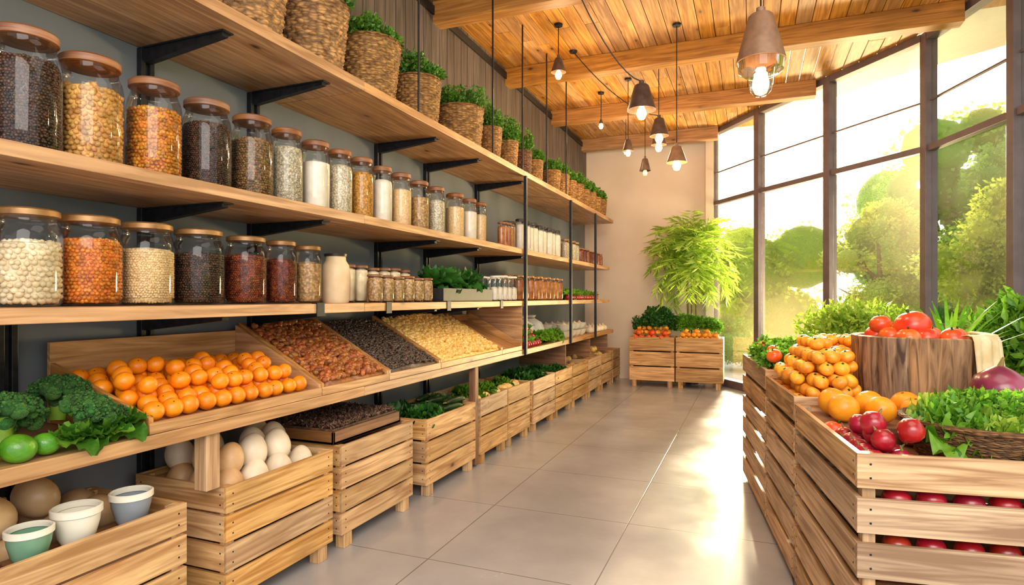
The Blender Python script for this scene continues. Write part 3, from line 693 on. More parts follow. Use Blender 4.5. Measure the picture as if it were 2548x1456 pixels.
# crate 1
def gourd():
    m=MB(); p=sphere_prof(.085,14,.85,.1); m.lathe(p,24); s=MB(); s.lathe([(0,.05),(.008,.052),(.006,.08),(0,.08)],8); o=mk('tan_squash',m,'gourd',smooth=True,ang=0); mk('stem',s,'stem',parent=o); return Proto(o)
GD=gourd(); zc=.46
for p,rt,s in [((-2.22,1.08,zc+.075),(0,.5,0),1),((-2.42,1.12,zc+.08),(.4,0,0),1.05),((-2.56,1.30,zc+.08),(.3,.2,1),1.0),((-2.54,1.49,zc+.085),(.5,.4,2),1.0),((-2.38,1.30,zc+.075),(.2,.2,2),.95),((-2.37,1.46,zc+.08),(.2,.4,3),.95),((-2.37,1.22,zc+.2),(.8,.4,3),1.0),((-2.46,1.42,zc+.2),(1,.2,3),.95),((-2.42,1.63,zc+.08),(1,.2,3),.9),((-2.58,1.65,zc+.08),(1,.2,3),.9)]:
    tag(GD.put(p,rt,s),'smooth tan squash in a slatted crate','squash','tan squashes in the crate')
def bowl(mat,loc,s,label,rt=(0,0,0)):
    m=MB(); m.lathe([(0,0),(.036,0),(.038,.008),(.05,.03),(.060,.07),(.064,.108),(.063,.109),(.058,.07),(.044,.032),(0,.022)],36)
    m.lathe([(.0635,.095),(.068,.098),(.068,.116),(.063,.119),(.057,.115),(.057,.1)],36,mi=1)
    o=mk('small_bowl',m,[mat,'bowlw'],loc,smooth=True); o.rotation_euler=rt; o.scale=(s,)*3; return tag(o,label,'bowl','ceramic bowls in the crate')
bm_=MB(); bm_.bb(-.085,.085,-.25,.25,0,.07); tag(mk('wooden_block',bm_,'brownwood',(-2.215,1.46,.46),bevel=.004),'low brown wooden riser under ceramic bowls','block')
bowl('bowlw',(-2.20,1.40,.532),1.15,'white ceramic bowl resting in a crate'); bowl('bowlg',(-2.20,1.60,.532),1.1,'grey ceramic bowl with a white rim in a crate'); bowl('bowlgr',(-2.19,1.245,.532),1.0,'green ceramic bowl among tan squashes')
# eggs
m=MB(); p=[]
for i in range(17):
    a=-pi/2+pi*i/16; z=math.sin(a); p.append((0 if i in(0,16) else .070*math.cos(a)*(1-.14*z),.086*z+.0))
m.lathe(p,28); EG=Proto(mk('egg',m,'egg',smooth=True,ang=0))
m=MB(); m.lathe(p,28); EGB=Proto(mk('egg',m,'eggb',smooth=True,ang=0))
ep=[]
for a in range(3):
    for b in range(4): ep.append((-2.205-a*.15,2.06+b*.155,.46+.085))
for a in range(3):
    for b in range(4): 
        if (a,b) not in ((1,1),(0,3),(2,2)): ep.append((-2.245-a*.145,2.06+b*.150+.04,.46+.085+.11))
for i,p in enumerate(ep):
    br=(p[1]<2.13 and R.random()<.8)
    tag((EGB if br else EG).put((p[0]+R.uniform(-.01,.01),p[1]+R.uniform(-.01,.01),p[2]),(R.uniform(-.3,.3),R.uniform(-.3,.3),R.random()*6),R.uniform(.9,1.0)),('tan' if br else 'cream white')+' oversized egg in a slatted crate','egg','eggs in the crate')
# dried tray
m=MB(); m.bb(-2.62,-2.14,2.72,3.40,.585,.60)
for x in (-2.62,-2.155): m.bb(x,x+.015,2.72,3.40,.585,.655)
for y in (2.72,3.385): m.bb(-2.62,-2.14,y,y+.015,.585,.655)
tag(mk('wooden_tray',m,'brownwood',bevel=.002),'dark wooden tray set on top of a crate','tray')
m=MB(); m.bb(-2.60,-2.16,2.74,3.38,.601,.665); pts=[(R.uniform(-2.595,-2.165),R.uniform(2.745,3.375),.668+R.uniform(0,.022)) for i in range(2400)]; pebbles(m,pts,(.017,.007,.004),I1)
tag(mk('dried_mushrooms',m,'choc',smooth=True,ang=50),'heap of dark brown dried mushroom chips in a tray','dried food',kind='stuff')
# crate 4..12 contents
def longveg(mat,L,r,name):
    m=MB(); m.tube([(-L/2,0,0),(-L*.4,0,.003),(-L*.1,0,.006),(L*.3,0,.004),(L*.45,0,0),(L/2,0,0)],[r*.35,r*.85,r,r,r*.7,r*.2],12); s=MB(); s.tube([(-L/2,0,0),(-L*.5-.03,0,.004)],[r*.3,r*.22],6)
    o=mk(name,m,mat,smooth=True,ang=50); mk('stem',s,'stem',parent=o); return Proto(o)
ZU=longveg('zuc',.22,.024,'courgette')
for i in range(15):
    tag(ZU.put((-2.19-.07*(i%5),4.12+.07*(i//5)+.08*R.random(),.445+.045+.045*(i//5)),(0,R.uniform(-.1,.1),R.uniform(.9,1.9)),1),'dark green courgette in a crate','courgette','courgettes in the crate')
m=MB(); leafhead(m,20,.15,ruf=.35); KA=Proto(mk('kale_bunch',m,'leafd',smooth=True,ang=80))
def kale(pts,label='dark curly kale bunch in a slatted crate',g='kale bunches',pr=None,cat='greens'):
    for p in pts: tag((pr or KA).put(p,(R.uniform(-.3,.3),R.uniform(0,.3),R.random()*6),R.uniform(.9,1.1)),label,cat,g)
kale([(-2.24,3.82,.48),(-2.42,3.82,.48),(-2.25,3.97,.48),(-2.5,3.95,.48),(-2.45,4.33,.47),(-2.3,4.34,.47)])
kale([(-2.25-.2*(i%2),6.0+.19*i,.47) for i in range(7)])
m=MB(); leafhead(m,22,.14,ruf=.3); LT=Proto(mk('lettuce',m,'leaf',smooth=True,ang=80))
kale([(-2.25,4.72,.5),(-2.4,4.86,.5),(-2.26,5.0,.52),(-2.3,5.5,.5)],'green lettuce in a slatted crate','lettuces in crates',LT,'lettuce')
m=MB(); m.lathe(sphere_prof(.06,14,.8,.15),24,mod=lambda a,j,z:1+.04*math.cos(a*8)); YS=mk('yellow_squash',m,'corn',smooth=True,ang=0); s=MB(); s.lathe([(0,.03),(.008,.03),(.006,.055),(0,.055)],8); mk('stem',s,'stem',parent=YS); YS=Proto(YS)
for p in [(-2.19,4.66,.53),(-2.19,4.84,.53),(-2.19,5.07,.53),(-2.2,5.28,.53),(-2.2,5.40,.53),(-2.22,5.62,.53)]: tag(YS.put(p,(.2,.1,R.random()*6),R.uniform(.85,1)),'ribbed yellow squash in a slatted crate','squash','yellow squashes')
def lump(name,mat,r):
    m=MB(); v,f=I2; V=v.copy(); V[:,0]*=1.3; ns=np.sin(v[:,0]*3+1)*.06+np.cos(v[:,1]*4)*.06; V=V*(1+ns[:,None])*r; m.add([tuple(a) for a in V.tolist()],f.tolist()); return Proto(mk(name,m,mat,smooth=True,ang=0))
PO=lump('potato','potato',.042)
def heap(pr,x0,x1,y0,y1,z,sp,layers,label,cat,group,keep=1.0,Tm=None,sc=(.92,1.0),mound=False,jit=.04):
    cx,cy,ax,ay=(x0+x1)/2,(y0+y1)/2,(x1-x0)/2+sp*.5,(y1-y0)/2+sp*.5
    for l in range(layers):
        ins=0 if mound else l*sp*.5
        x=x0+ins+(sp*.5 if mound and l%2 else 0); rr=0
        while x<=x1-ins+1e-6:
            y=y0+ins+(sp*.25 if rr%2 else 0)+(sp*.5 if mound and l%2 else 0)
            while y<=y1-ins+1e-6:
                ok=R.random()<(keep if l else 1)
                if mound and l and (((x-cx)/ax)**2*.8+((y-cy)/ay)**2*.8)>1-(l/layers)**1.3+R.uniform(-.12,.12): ok=False
                if ok:
                    p=Vector((x+R.uniform(-jit,jit)*sp,y+R.uniform(-jit,jit)*sp,z+l*sp*.74+R.uniform(0,jit)*sp*.5))
                    if Tm: p=Tm(p)
                    tag(pr.put(p,(R.uniform(-.7,.7),R.uniform(-.7,.7),R.random()*6),R.uniform(*sc)),label,cat,group)
                y+=sp
            x+=sp; rr+=1
heap(PO,-2.5,-2.18,7.48,8.05,.475,.115,2,'rough brown potato in a slatted crate','potato','potatoes in crates',.8)
heap(PO,-2.4,-2.18,8.27,8.8,.475,.115,2,'rough brown potato in a slatted crate','potato','potatoes in crates',.8)
heap(YS,-2.4,-2.2,9.05,9.6,.49,.13,2,'ribbed yellow squash in a slatted crate','squash','yellow squashes',.8)
# produce shelf beyond the post (z .88)
def sack():
    m=MB(); m.lathe([(0,0),(.12,0),(.15,.04),(.155,.12),(.12,.19),(.06,.225),(.045,.235),(.07,.262),(.05,.27),(0,.25)],28,mod=lambda a,j,z:1+.05*math.sin(a*7+j)+.03*math.sin(a*13)); o=mk('cloth_sack',m,'cloth',smooth=True,ang=0)
    t=MB(); t.lathe([(.047,.228),(.054,.232),(.054,.240),(.047,.244)],20); mk('tie',t,'stem',parent=o,smooth=True); return Proto(o)
SK=sack()
for y in (5.85,6.18,6.52,6.86): tag(SK.put((-2.5,y,.88),(0,0,y*3),1.15),'tied white cloth sack on the produce shelf','sack','white cloth sacks')
m=MB(); m.lathe(sphere_prof(.035,12,1.0,.05),20); rd=mk('radish',m,'beet',smooth=True,ang=0); s=MB()
for k in range(5): rleaf(s,(0,0,.03),k*1.26,.07,.03,1.2,.2)
mk('radish_leaves',s,'leaf',parent=rd,smooth=True); RD=Proto(rd)
heap(RD,-2.3,-2.15,5.72,6.2,.915,.075,4,'dark red radish with green tops on the shelf','radish','radishes on the shelf',.85)
kale([(-2.22,6.38+.19*i,.91) for i in range(4)],'bright green lettuce on the produce shelf','lettuces on the shelf',LT,'lettuce')
m=MB(); m.lathe([(0,0),(.05,0),(.08,.03),(.1,.08),(.104,.085),(.098,.085),(.07,.03),(0,.02)],28); BW=Proto(mk('serving_bowl',m,'bowlw',smooth=True))
for i in range(8): tag(BW.put((-2.24-.24*(i%2),7.42+.25*(i//2),.88),(0,0,i),1),'white ceramic serving bowl on the shelf','bowl','white bowls on the shelf')
for i in range(8): tag(BW.put((-2.24-.24*(i%2),7.42+.25*(i//2),.97),(0,0,i),.95),'white ceramic serving bowl stacked on another','bowl','stacked white bowls on the shelf')
m=MB(); m.lathe([(0,0),(.05,0),(.075,.02),(.08,.05),(.07,.075),(.03,.09),(.01,.12),(0,.12)],24,mod=lambda a,j,z:1+.04*math.cos(a*9)); GA=Proto(mk('garlic',m,'egg',smooth=True,ang=0))
for i in range(10): tag(GA.put((-2.2-.17*(i%2),8.6+.2*(i//2),.88),(0,0,i),.95),'white garlic bulb on the shelf','garlic','garlic bulbs')
for i in range(8): tag(GA.put((-2.24-.24*(i%2),7.42+.25*(i//2),.99),(0,0,i),.75),'white garlic bulb in a serving bowl','garlic','garlic bulbs in bowls')
kale([(-2.27,7.42+.22*i,1.39) for i in range(6)],'leafy green bunch on the shelf','lettuces on the lower shelf',LT,'lettuce')
heap(RD,-2.17,-2.15,7.35,8.9,1.366+.035,.08,2,'dark red radish with green tops on the shelf','radish','radishes on the lower shelf',.8,mound=True)
# ------------------------------------------------------------ far crates by the back wall
for x0,x1 in ((-1.80,-1.11),(-1.09,-.40)):
    crate(x1-x0,.46,.78,((x0+x1)/2,9.78,0),0,'tall slatted pine crate standing by the cream wall',foot=.1,ns=3,inner=.72,group='crates by the back wall',gap=.02)
m=MB(); m.lathe(sphere_prof(.05,12,.88,.1),20); s=MB(); s.lathe([(0,.036),(.014,.038),(.004,.042),(.004,.052),(0,.052)],6); tm=mk('tomato',m,'tomato',smooth=True,ang=0); mk('stem',s,'leafd',parent=tm); TM=Proto(tm)
m=MB(); m.lathe(sphere_prof(.035,12,.85,.12),20,mod=lambda a,j,z:1+.03*math.cos(a*7)); s=MB(); s.lathe([(0,.024),(.007,.025),(.004,.031),(0,.031)],6); md=mk('mandarin',m,'mandarin',smooth=True,ang=0); mk('stem',s,'leafd',parent=md); MD=Proto(md)
heap(TM,-1.72,-1.18,9.60,9.70,.765,.1,2,'red-orange tomato heaped in a crate','tomato','tomatoes by the wall',.95,jit=.1)
heap(MD,-1.74,-1.16,9.78,9.9,.84,.085,2,'orange mandarin heaped behind tomatoes','mandarin','mandarins behind the tomatoes',.95,jit=.1,sc=(1.15,1.25))
heap(MD,-1.03,-.46,9.60,9.76,.76,.08,3,'orange mandarin heaped in a crate','mandarin','mandarins by the wall',.95,sc=(1.08,1.2),jit=.1)
def bushy(n,r,h,mat,L=.07,k2=9):
    m=MB(); m.tube([(0,0,0),(0,0,h*.4)],[.02,.012],6,mi=1)
    for k in range(k2):
        a=k*2.4+R.random(); q=r*.62*math.sqrt((k+.3)/k2); dome(m,n//k2,(q*math.cos(a),q*math.sin(a),h*R.uniform(.25,.6)),(r*.42,r*.42,h*.42),L,L*.65,up=.2,rnd=1.0,low=-.5)
    return m
hb=Proto(mk('parsley_bunch',bushy(1900,.2,.28,'leafd',.045),['leafd','stem'])); hb2=Proto(mk('lettuce_bunch',bushy(1700,.22,.22,'leaf',.055),['leaf','stem']))
for p,s in [((-1.42,9.93,.88),1.3),((-1.66,9.95,.84),.9),((-1.15,9.95,.86),.85)]: tag(hb.put(p,(0,0,p[0]*5),s),'dark green parsley bunch behind the tomatoes','herbs','parsley bunches')
for p,s in [((-.88,9.84,.87),1.1),((-.58,9.86,.85),1.0)]: tag(hb2.put(p,(0,0,p[0]*5),s),'bright green lettuce bunch on top of mandarins','lettuce','lettuce bunches')
# palm
def fronds(m,c,n,L,droop,lf,wd,mi=0,el0=(.2,1.4),nl=16):
    for k in range(n):
        az=k*2.4+R.uniform(-.2,.2); el=R.uniform(*el0); l=L*R.uniform(.65,1.1); pts=[];p=Vector(c); st=l/10; e=el
        for i in range(11):
            pts.append(p.copy()); p=p+Vector((math.cos(az)*math.cos(e),math.sin(az)*math.cos(e),math.sin(e)))*st; e-=droop/10
        m.tube(pts,[.006*(1-i/12) for i in range(11)],5,mi)
        P=[];Nn=[]
        for q in range(nl):
            t=.15+.85*q/nl; i=int(t*10); f=t*10-i; a=pts[min(i,10)].lerp(pts[min(i+1,10)],f); tg=(pts[min(i+1,10)]-pts[max(i-1,0)]).normalized(); sd=tg.cross(Vector((0,0,1))); sd=sd.normalized() if sd.length>.01 else Vector((1,0,0))
            for sg in (-1,1): P.append(a);Nn.append(sd*sg*.8+tg*.7+Vector((0,0,-.15)))
        leaves(m,P,Nn,lf,wd,mi,.2)
m=MB(); m.lathe([(0,0),(.1,0),(.12,.28),(.13,.3),(.115,.3),(.11,.26),(0,.26)],24); pl=mk('potted_palm',m,'lampd',(-.90,10.155,0),smooth=True)
m=MB()
for dx,dy in ((0,0),(.04,.03),(-.04,.02)): m.tube([(dx,dy*.5,.25),(dx*1.5,dy-.02,1.0),(dx*2+.0,dy-.12,1.9)],[.02,.017,.014],8,1)
fronds(m,(0,-.3,1.85),40,.82,1.6,.22,.032,el0=(-.3,1.3),nl=15); fronds(m,(0,-.3,2.15),44,.80,1.5,.21,.032,el0=(-.1,1.5),nl=15); fronds(m,(0.05,-.3,2.3),14,.5,.9,.18,.026,el0=(.5,1.5),nl=12)
mk('palm_foliage',m,['palm','stem'],parent=pl); tag(pl,'tall full palm with arching feathery yellow-green fronds by the wall','plant')
for i,v in enumerate(pl.children[0].data.vertices):
    if v.co.y>.13: v.co.y=.13-(v.co.y-.13)*.3
# ------------------------------------------------------------ right display
A=Vector((.32,2.25,0)); th=math.radians(7.8); D=Vector((-math.sin(th),math.cos(th),0)); E=Vector((math.cos(th),math.sin(th),0))
def Tm(p): return A+E*p[0]+D*p[1]+Vector((0,0,p[2]))
def rcrate(s0,s1,t0,t1,h,inner,ns,label):
    c=Tm(((s0+s1)/2,(t0+t1)/2,0)); return crate(s1-s0,t1-t0,h,c,th,label,foot=.04,ns=ns,inner=inner,mat='rustic',group='display crates',gap=.034,t=.02)
rcrate(0,1.05,0,.95,.89,[.80,.45],6,'large weathered slatted crate holding red onions and a greens basket')
rcrate(0,1.05,.965,1.77,.92,[.84],6,'large slatted crate topped with mandarins and a wooden stump')
rcrate(0,1.05,1.785,2.85,.955,[.86],6,'large slatted crate topped with greens and mandarins')
m=MB(); m.lathe(sphere_prof(.044,14,.95,.1),24); s=MB(); s.tube([(0,0,.036),(.004,0,.058)],[.003,.002],6); ap=mk('red_apple',m,'red',smooth=True,ang=0); mk('stem',s,'stem',parent=ap); AP=Proto(ap)
for j in range(0,4):
    for i in range(9 if j%2==0 else 8): 
        tag(AP.put(Tm((.09+.05*(j%2)+i*.105,.075+.01*(i%2),.45+.043+.078*j)),(R.uniform(-.4,.4),.2,i),1),'dark red apple inside a slatted crate','apple','red apples inside the crate')
m=MB(); m.lathe([(0,-.045),(.004,-.04),(.02,-.034),(.038,-.015),(.043,.005),(.036,.026),(.02,.038),(.008,.044),(0,.046)],24); s=MB(); s.tube([(0,0,.044),(.003,.002,.062)],[.006,.002],6); be=mk('red_onion',m,'beet',smooth=True,ang=0); mk('stem',s,'stem',parent=be); BE=Proto(be)
heap(BE,.075,.24,.075,.5,.845,.088,2,'shiny dark red onion in a slatted crate','onion','red onions in the crate',.6,Tm)
for p in [(.1,.18,.955),(.19,.1,.95)]: tag(BE.put(Tm(p),(.4,.3,1),1),'shiny dark red onion in a slatted crate','onion','red onions in the crate')
# wicker basket of greens
m=MB(); rows=20; prof=[(0,0),(.19,0)]
for j in range(rows+1):
    t=j/rows; prof.append((.19+.07*t**.7,.004+.15*t))
prof+=[(.272,.158),(.272,.170),(.258,.174),(.246,.165),(.18,.02),(0,.015)]
m.lathe(prof,132,mod=lambda a,j,z:1+(.022*math.sin(a*33+(j%2)*pi) if 1<j<23 else .006*math.sin(a*44+z*200)))
bc=Tm((.50,.285,.80)); wb=mk('wicker_basket',m,'wicker',bc,smooth=True,ang=70); tag(wb,'round dark wicker basket filled with frilly greens','basket')
m=MB(); leafhead(m,20,.15,ruf=.42,w=.85,nu=12,nv=8); dome(m,160,(0,0,.06),(.1,.1,.06),.035,.022,up=.2,rnd=1.2,low=0); FR=Proto(mk('frilly_lettuce',m,'leafl',smooth=True,ang=80))
m=MB(); leafhead(m,20,.15,ruf=.42,w=.85,nu=12,nv=8); dome(m,260,(0,0,.06),(.11,.11,.07),.035,.022,up=.2,rnd=1.2,low=0); FR2=Proto(mk('frilly_lettuce',m,'leaf',smooth=True,ang=80))
for i,(dx,dy,dz) in enumerate([(0,0,.14),(-.12,.05,.11),(.12,.02,.11),(0,-.12,.10),(-.05,.13,.12),(.12,.14,.13),(-.12,-.09,.10),(.11,-.11,.10)]):
    tag((FR if i%2==1 else FR2).put(bc+Vector((dx,dy,dz)),(R.uniform(-.4,.4),R.uniform(-.4,.4),i),R.uniform(.85,1)),'frilly bright green lettuce in a wicker basket','lettuce','greens in the wicker basket')
m=MB(); dome(m,900,(0,0,0),(.21,.21,.10),.028,.018,up=.1,low=0,rnd=1.3); tag(mk('parsley_sprigs',m,'leaf',bc+Vector((0,0,.17))),'loose parsley sprigs scattered over the wicker basket','herbs')
# riser + purple onion
m=MB(); m.bb(-.13,.13,-.11,.11,0,.12); tag(mk('wooden_block',m,'brownwood',Tm((.77,.70,.80)),th,bevel=.005),'low brown wooden riser under a purple onion','block')
m=MB(); m.lathe([(0,-.085),(.01,-.08),(.05,-.066),(.08,-.03),(.09,.01),(.075,.05),(.04,.074),(.015,.088),(0,.09)],28); s=MB(); s.tube([(0,0,.085),(.01,.0,.12)],[.01,.004],8); po=mk('purple_onion',m,'purple',Tm((.72,.68,.92+.098)),smooth=True,ang=0); mk('stem',s,'stem',parent=po); po.scale=(1.15,)*3; tag(po,'large glossy purple onion beside the greens basket','onion')
# grapefruits
m=MB(); m.bb(-.50,.08,-.17,.17,0,.06); tag(mk('wooden_block',m,'brownwood',Tm((.53,.76,.80)),th),'low wooden riser beneath the grapefruit','block')
m=MB(); m.lathe(sphere_prof(.068,16,.95,.06),28); s=MB(); s.lathe([(0,.06),(.006,.06),(.006,.064),(0,.065)],8); gf=mk('grapefruit',m,'grape',smooth=True,ang=0); mk('stem',s,'stem',parent=gf); GF=Proto(gf)
for s_,t_ in [(.14,.68),(.28,.665),(.42,.68),(.545,.67),(.14,.83),(.28,.82),(.43,.83),(.55,.81)]:
    tag(GF.put(Tm((s_,t_,.86+.063)),(R.uniform(-.5,.5),.3,s_*9),R.uniform(.86,1)),'large golden orange grapefruit on the crate display','grapefruit','grapefruit on the display')
for s_,t_ in [(.07,.54),(.36,.56),(.46,.56),(.60,.55)]: tag(TM.put(Tm((s_,t_,.80+.045)),(.2,.3,s_*9),1),'orange-red tomato beside the grapefruit','tomato','tomatoes on the display')
heap(MD,.06,.33,1.03,1.74,.84+.03,.076,6,'ribbed yellow-orange mandarin piled on a crate','mandarin','mandarin pile on the display',.92,Tm,(.95,1.22),mound=True,jit=.14)
heap(MD,.28,.72,1.86,2.45,.86+.03,.078,5,'ribbed yellow-orange mandarin piled on a crate','mandarin','mandarin pile on the display',.92,Tm,(.95,1.22),mound=True,jit=.14)
# stump
m=MB(); bz=.36; SG=160
def sm(a,j,z):
    r=1+.012*math.sin(a*5+.7)+.010*math.sin(a*11+z*3)
    k=(a*13/(2*pi))%1; r-=.045*math.exp(-((min(k,1-k))/.05)**2)
    return r+R.uniform(-.006,.006)
pr=[(0,0),(.25,0)]+[(.285+.02*t,.36*t) for t in [0,.03,.1,.2,.3,.4,.5,.6,.7,.8,.9,.97,1.0]]+[(.29,bz+.006),(.27,bz),(.268,bz-.055),(0,bz-.055)]
def stump_mod(a,j,z):
    return sm(a,j,z) if 2<=j<=15 else 1
m.lathe(pr,SG,mod=stump_mod)
m.uv=[(v,u*1.0) for (u,v) in m.uv]
bkc=Tm((.67,1.34,.84)); bu=mk('tree_stump_bowl',m,'bucket',bkc,smooth=True,ang=50); tag(bu,'round rough-barked wooden stump topped with red tomatoes','stump')
for i in range(10):
    q=.2*math.sqrt((i+.4)/10); a=i*2.4; z=bz-.055+.05
    tag(TM.put(bkc+Vector((q*math.cos(a),q*math.sin(a),z)),(R.uniform(-.3,.3),R.uniform(-.3,.3),i),1.15),'ripe red-orange tomato on top of a wooden stump','tomato','tomatoes on the stump')
for q,a,s in [(.05,3.9,1.7),(.17,2.9,1.1)]: tag(TM.put(bkc+Vector((q*math.cos(a),q*math.sin(a),bz+.055)),(.2,.2,a),s),'large ripe red-orange tomato on top of a wooden stump','tomato','tomatoes on the stump')
# draped cloth over the stump side
m=MB(); na,nz=60,14; vs=[]; fs=[]
for i in range(na+1):
    t=i/na; a=math.radians(-62+88*t)
    for j in range(nz+1):
        u=j/nz
        if u<.16: rr=.255+(.322-.255)*u/.16; z=bz+.012+.008*math.sin(u/.16*pi)
        else: w_=(u-.16)/.84; rr=.322+.03*w_+.012*math.sin(t*44+.6*math.sin(w_*3))*(.35+w_); z=(bz+.01)*(1-w_)+.004+.015*(1+math.sin(t*30))*(w_>.9)
        vs.append((rr*math.cos(a),rr*math.sin(a),z))
for i in range(na):
    for j in range(nz): fs.append((i*(nz+1)+j,(i+1)*(nz+1)+j,(i+1)*(nz+1)+j+1,i*(nz+1)+j+1))
m.add(vs,fs); o=mk('draped_cloth',m,'drape',bkc,smooth=True,ang=0); o.modifiers.new('Solidify','SOLIDIFY').thickness=.004
tag(o,'cream cloth draped in folds over the stump side','cloth')
# spiky plant behind stump
m=MB(); m.lathe([(0,0),(.06,0),(.08,.12),(.085,.13),(.075,.13),(.07,.11),(0,.11)],24); sn=mk('potted_grass',m,'brownwood',Tm((.95,1.69,.84)),smooth=True); s=MB()
for k in range(34):
    az=k*2.4; el=R.uniform(.9,1.5); l=R.uniform(.40,.58); p=[Vector((0,0,.1))+Vector((math.cos(az)*math.cos(el-.4*t),math.sin(az)*math.cos(el-.4*t),math.sin(el-.4*t)))*l*t for t in (0,.3,.6,.85,1)]
    sd=Vector((-math.sin(az),math.cos(az),0)); vs=[];w=[.008,.014,.012,.007,.001]
    for i,q in enumerate(p): vs+= [q-sd*w[i],q+sd*w[i]]
    s.add(vs,[(2*i,2*i+1,2*i+3,2*i+2) for i in range(4)])
mk('leaf_blades',s,'leaf',parent=sn); tag(sn,'small potted plant with upright bright green blades','plant')
# greens on third crate
gb=Proto(mk('curly_kale',bushy(1900,.17,.2,'leaf',.04),['leaf','stem']))
for p,s in [((.17,2.0,.87),1.0),((.16,2.3,.88),1.05),((.2,2.62,.88),1.1),((.5,2.64,.88),1.15),((.85,2.5,.87),1.2),((.85,2.1,.87),1.1)]: tag(gb.put(Tm(p),(0,0,p[1]*4),s),'curly green kale bunch on the crate display','kale','kale bunches on the display')
heap(AP,.06,.10,1.86,2.75,.86+.05,.1,2,'dark red apple at the crate edge','apple','red apples on the far crate',1,Tm)
for s_,t_,z_ in [(.07,1.9,1.03),(.1,2.1,1.04),(.08,2.35,1.05),(.1,2.5,1.05)]: tag(TM.put(Tm((s_,t_,z_)),(.2,.3,t_*9),.95),'orange-red tomato tucked among kale bunches','tomato','tomatoes among the kale')
# floor shrubs behind
def potbush(loc,ph,h,r,mat,label,n=2600,L=.09):
    m=MB(); m.lathe([(0,0),(.15,0),(.2,ph-.02),(.21,ph),(.19,ph),(.18,ph-.05),(0,ph-.05)],28); o=mk('potted_shrub',m,'lampd',loc,smooth=True)
    s=MB(); s.tube([(0,0,ph-.06),(0,0,h*.7)],[.02,.012],8,1)
    for k in range(12):
        a=k*2.4; q=r*.6*math.sqrt((k+.3)/12); dome(s,n//12,(q*math.cos(a),q*math.sin(a),h-r*.72+R.uniform(-.08,.1)),(r*.45,r*.45,r*.5),L,L*.5,up=.3,rnd=.9,low=-.8)
    mk('foliage',s,[mat,'stem'],parent=o); return tag(o,label,'plant')
potbush((.85,5.75,0),.5,1.42,.55,'leafl','light green bushy shrub in a dark pot behind the crates',7500,.06)
potbush((1.62,4.55,0),.4,1.42,.42,'leaf','leafy green shrub by the window',4200,.09)
potbush((1.75,3.75,0),.4,1.1,.35,'leafl','low light green shrub by the window',3000,.09)
# ------------------------------------------------------------ lamps
def pendant(x,y,zt,zb,w,mat,label,lit=True,sw=None,glassy=False,e=25):
    m=MB(); h=zt-zb; r=w/2
    m.lathe([(.0,h+.035),(r*.18,h+.035),(r*.2,h),(r*.42,h),(r*.5,h-.01),(r*.98,h*.05),(r,0),(r*.97,0),(r*.94,h*.05),(r*.44,h-.02),(0,h-.02)],36)
    o=mk('pendant_lamp',m,mat,(x,y,zb),smooth=True)
    c=MB(); top=CZ-zb-.01
    if sw: 
        pts=[(0,0,h+.03)]
        for k in range(1,11):
            t=k/10; pts.append((sw[0]*t,sw[1]*t,h+.03+(top-h-.03)*(t**1.6)))
    else: pts=[(0,0,h+.03),(0,0,top)]
    c.tube(pts,.005,6); e2=pts[-1]; c.lathe([(0,-.02),(.04,-.02),(.045,0),(0,0)],16,(e2[0],e2[1],top+.009)); mk('cord',c,'metal',parent=o)
    b=MB(); q=min(.042,max(.030,r*.45))
    zc_=-.03
    if glassy:
        s=MB(); s.lathe([(r*.95,-.002),(r*.9,-.05),(r*.62,-.075),(r*.3,-.08)],28); mk('glass_collar',s,'glass',parent=o,smooth=True); zc_=-.11
        b2=MB(); b2.lathe([(0,zc_-.075),(.03,zc_-.07),(.052,zc_-.045),(.058,zc_-.01),(.05,zc_+.03),(.03,zc_+.07),(.025,zc_+.09)],28); mk('bulb_glass',b2,'glass',parent=o,smooth=True)
    b.lathe([(0,zc_-q*1.2),(q*.6,zc_-q),(q,zc_-q*.1),(q*.8,zc_+q*.8),(q*.4,zc_+q*1.5),(0,zc_+q*1.6)],20); mk('bulb',b,'bulb' if lit else 'bowlw',parent=o,smooth=True)
    if lit:
        L=bpy.data.lights.new('bulb_light','POINT'); L.energy=e; L.color=(1,.70,.40); L.shadow_soft_size=.06; lo=bpy.data.objects.new('bulb_light',L); lo.parent=o; lo.location=(0,0,zc_-.14); C.objects.link(lo)
    tag(o,label,'lamp','pendant lamps')
pendant(.044,3.46,2.90,2.65,.25,'lampm','large tapered matte brown pendant lamp with a clear bulb',glassy=True,e=26)
pendant(-.85,5.04,3.16,2.95,.24,'lampd','dark bell-shaped pendant lamp on a swagged cord',sw=(-.55,-.35),e=25)
pendant(-1.79,5.75,3.78,3.64,.15,'lampd','small dark pendant lamp with a glowing bulb',e=18)
pendant(-1.43,7.5,3.36,3.22,.14,'lampd','small dark cone pendant lamp',e=18)
pendant(-.93,6.63,3.33,3.14,.20,'lampd','dark bell-shaped pendant lamp',sw=(-.9,-.2),e=20)
pendant(-1.0,7.1,3.32,3.16,.18,'lampd','dark bell-shaped pendant lamp',e=18)
pendant(-.695,6.18,2.90,2.74,.20,'lampm','brown cone pendant lamp on a straight cord',e=20)
pendant(-1.318,8.09,3.24,3.08,.15,'lampd','small unlit dark cone pendant lamp',False)
pendant(-1.86,7.87,3.76,3.70,.06,'lampd','tiny bare bulb pendant',e=8)
pendant(-1.75,9.0,3.66,3.60,.06,'lampd','tiny bare bulb pendant',e=8)
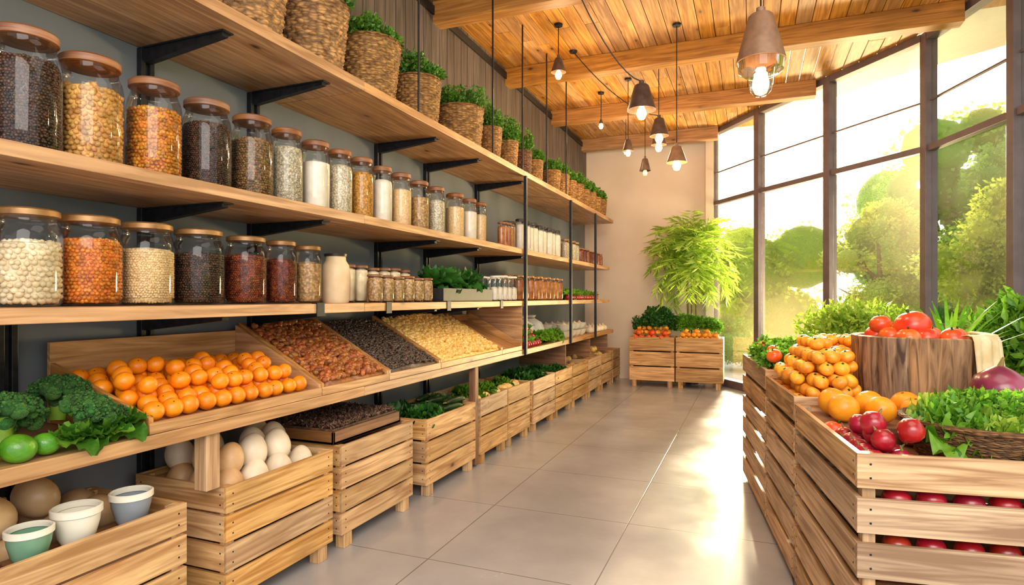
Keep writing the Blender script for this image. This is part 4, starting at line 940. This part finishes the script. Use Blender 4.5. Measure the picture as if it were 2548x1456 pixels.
# ------------------------------------------------------------ light
az=math.radians(3.2); el=math.radians(13.5); sd=Vector((math.sin(az)*math.cos(el),math.cos(az)*math.cos(el),math.sin(el)))
S=bpy.data.lights.new('sun','SUN'); S.energy=20; S.color=(1,.82,.54); S.angle=math.radians(5.0); so=bpy.data.objects.new('sun',S); so.rotation_euler=sd.to_track_quat('Z','Y').to_euler(); so.location=(3,14,8); C.objects.link(so)
def area(loc,tgt,sx,sy,e,col):  # unseen fill lights, added behind and above the camera to brighten the interior
    L=bpy.data.lights.new('fill_area_light','AREA'); L.shape='RECTANGLE'; L.size=sx; L.size_y=sy; L.energy=e; L.color=col
    o=bpy.data.objects.new('fill_area_light',L); o.location=loc; o.rotation_euler=(Vector(loc)-Vector(tgt)).to_track_quat('Z','Y').to_euler(); C.objects.link(o)
area((.9,-1.2,3.2),(-2,4.5,1.2),3.2,2.2,180,(1,.95,.88))
area((0.3,2.2,3.95),(-.8,3.2,0),2.4,3.0,65,(1,.93,.84))
# added unseen outdoor spots imitate warm sun glow on far ceiling and back wall
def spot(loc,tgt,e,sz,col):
    L=bpy.data.lights.new('added_glow_spot','SPOT'); L.energy=e; L.color=col; L.spot_size=math.radians(sz); L.spot_blend=.8; L.shadow_soft_size=.8
    lo=bpy.data.objects.new('added_glow_spot',L); lo.location=loc; lo.rotation_euler=(Vector(loc)-Vector(tgt)).to_track_quat('Z','Y').to_euler(); C.objects.link(lo)
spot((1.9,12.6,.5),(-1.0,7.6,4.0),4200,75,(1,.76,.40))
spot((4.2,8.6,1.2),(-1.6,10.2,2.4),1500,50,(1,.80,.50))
w=bpy.data.worlds.new('sky'); bpy.context.scene.world=w; w.use_nodes=True; nt=w.node_tree; bg=nt.nodes['Background']
tc=nd(nt,'ShaderNodeTexCoord'); vm=nd(nt,'ShaderNodeVectorMath',operation='DOT_PRODUCT'); nm=nd(nt,'ShaderNodeVectorMath',operation='NORMALIZE')
nt.links.new(tc.outputs['Generated'],nm.inputs[0]); nt.links.new(nm.outputs[0],vm.inputs[0]); vm.inputs[1].default_value=sd
dt=mth(nt,'MAXIMUM',vm.outputs['Value'],0.0); g1=mth(nt,'POWER',dt,9.0); g2=mth(nt,'POWER',dt,60.0)
col=mixc(nt,g1,(.90,.95,1,1),(1,.80,.45,1)); nt.links.new(col,bg.inputs['Color'])
st=mth(nt,'ADD',mth(nt,'ADD',1.7,mth(nt,'MULTIPLY',g1,1.2)),mth(nt,'MULTIPLY',g2,40.0)); nt.links.new(st,bg.inputs['Strength'])
# ------------------------------------------------------------ camera
cam=bpy.data.cameras.new('camera'); cam.sensor_width=36; cam.lens=1500/2548*36; cam.shift_y=12/2548; cam.clip_end=200
co=bpy.data.objects.new('camera',cam); co.location=(0,0,H); co.rotation_euler=(pi/2,0,math.atan2(.3697,.9291)); C.objects.link(co); bpy.context.scene.camera=co
vs=bpy.context.scene.view_settings; vs.view_transform='Standard'; vs.exposure=.08
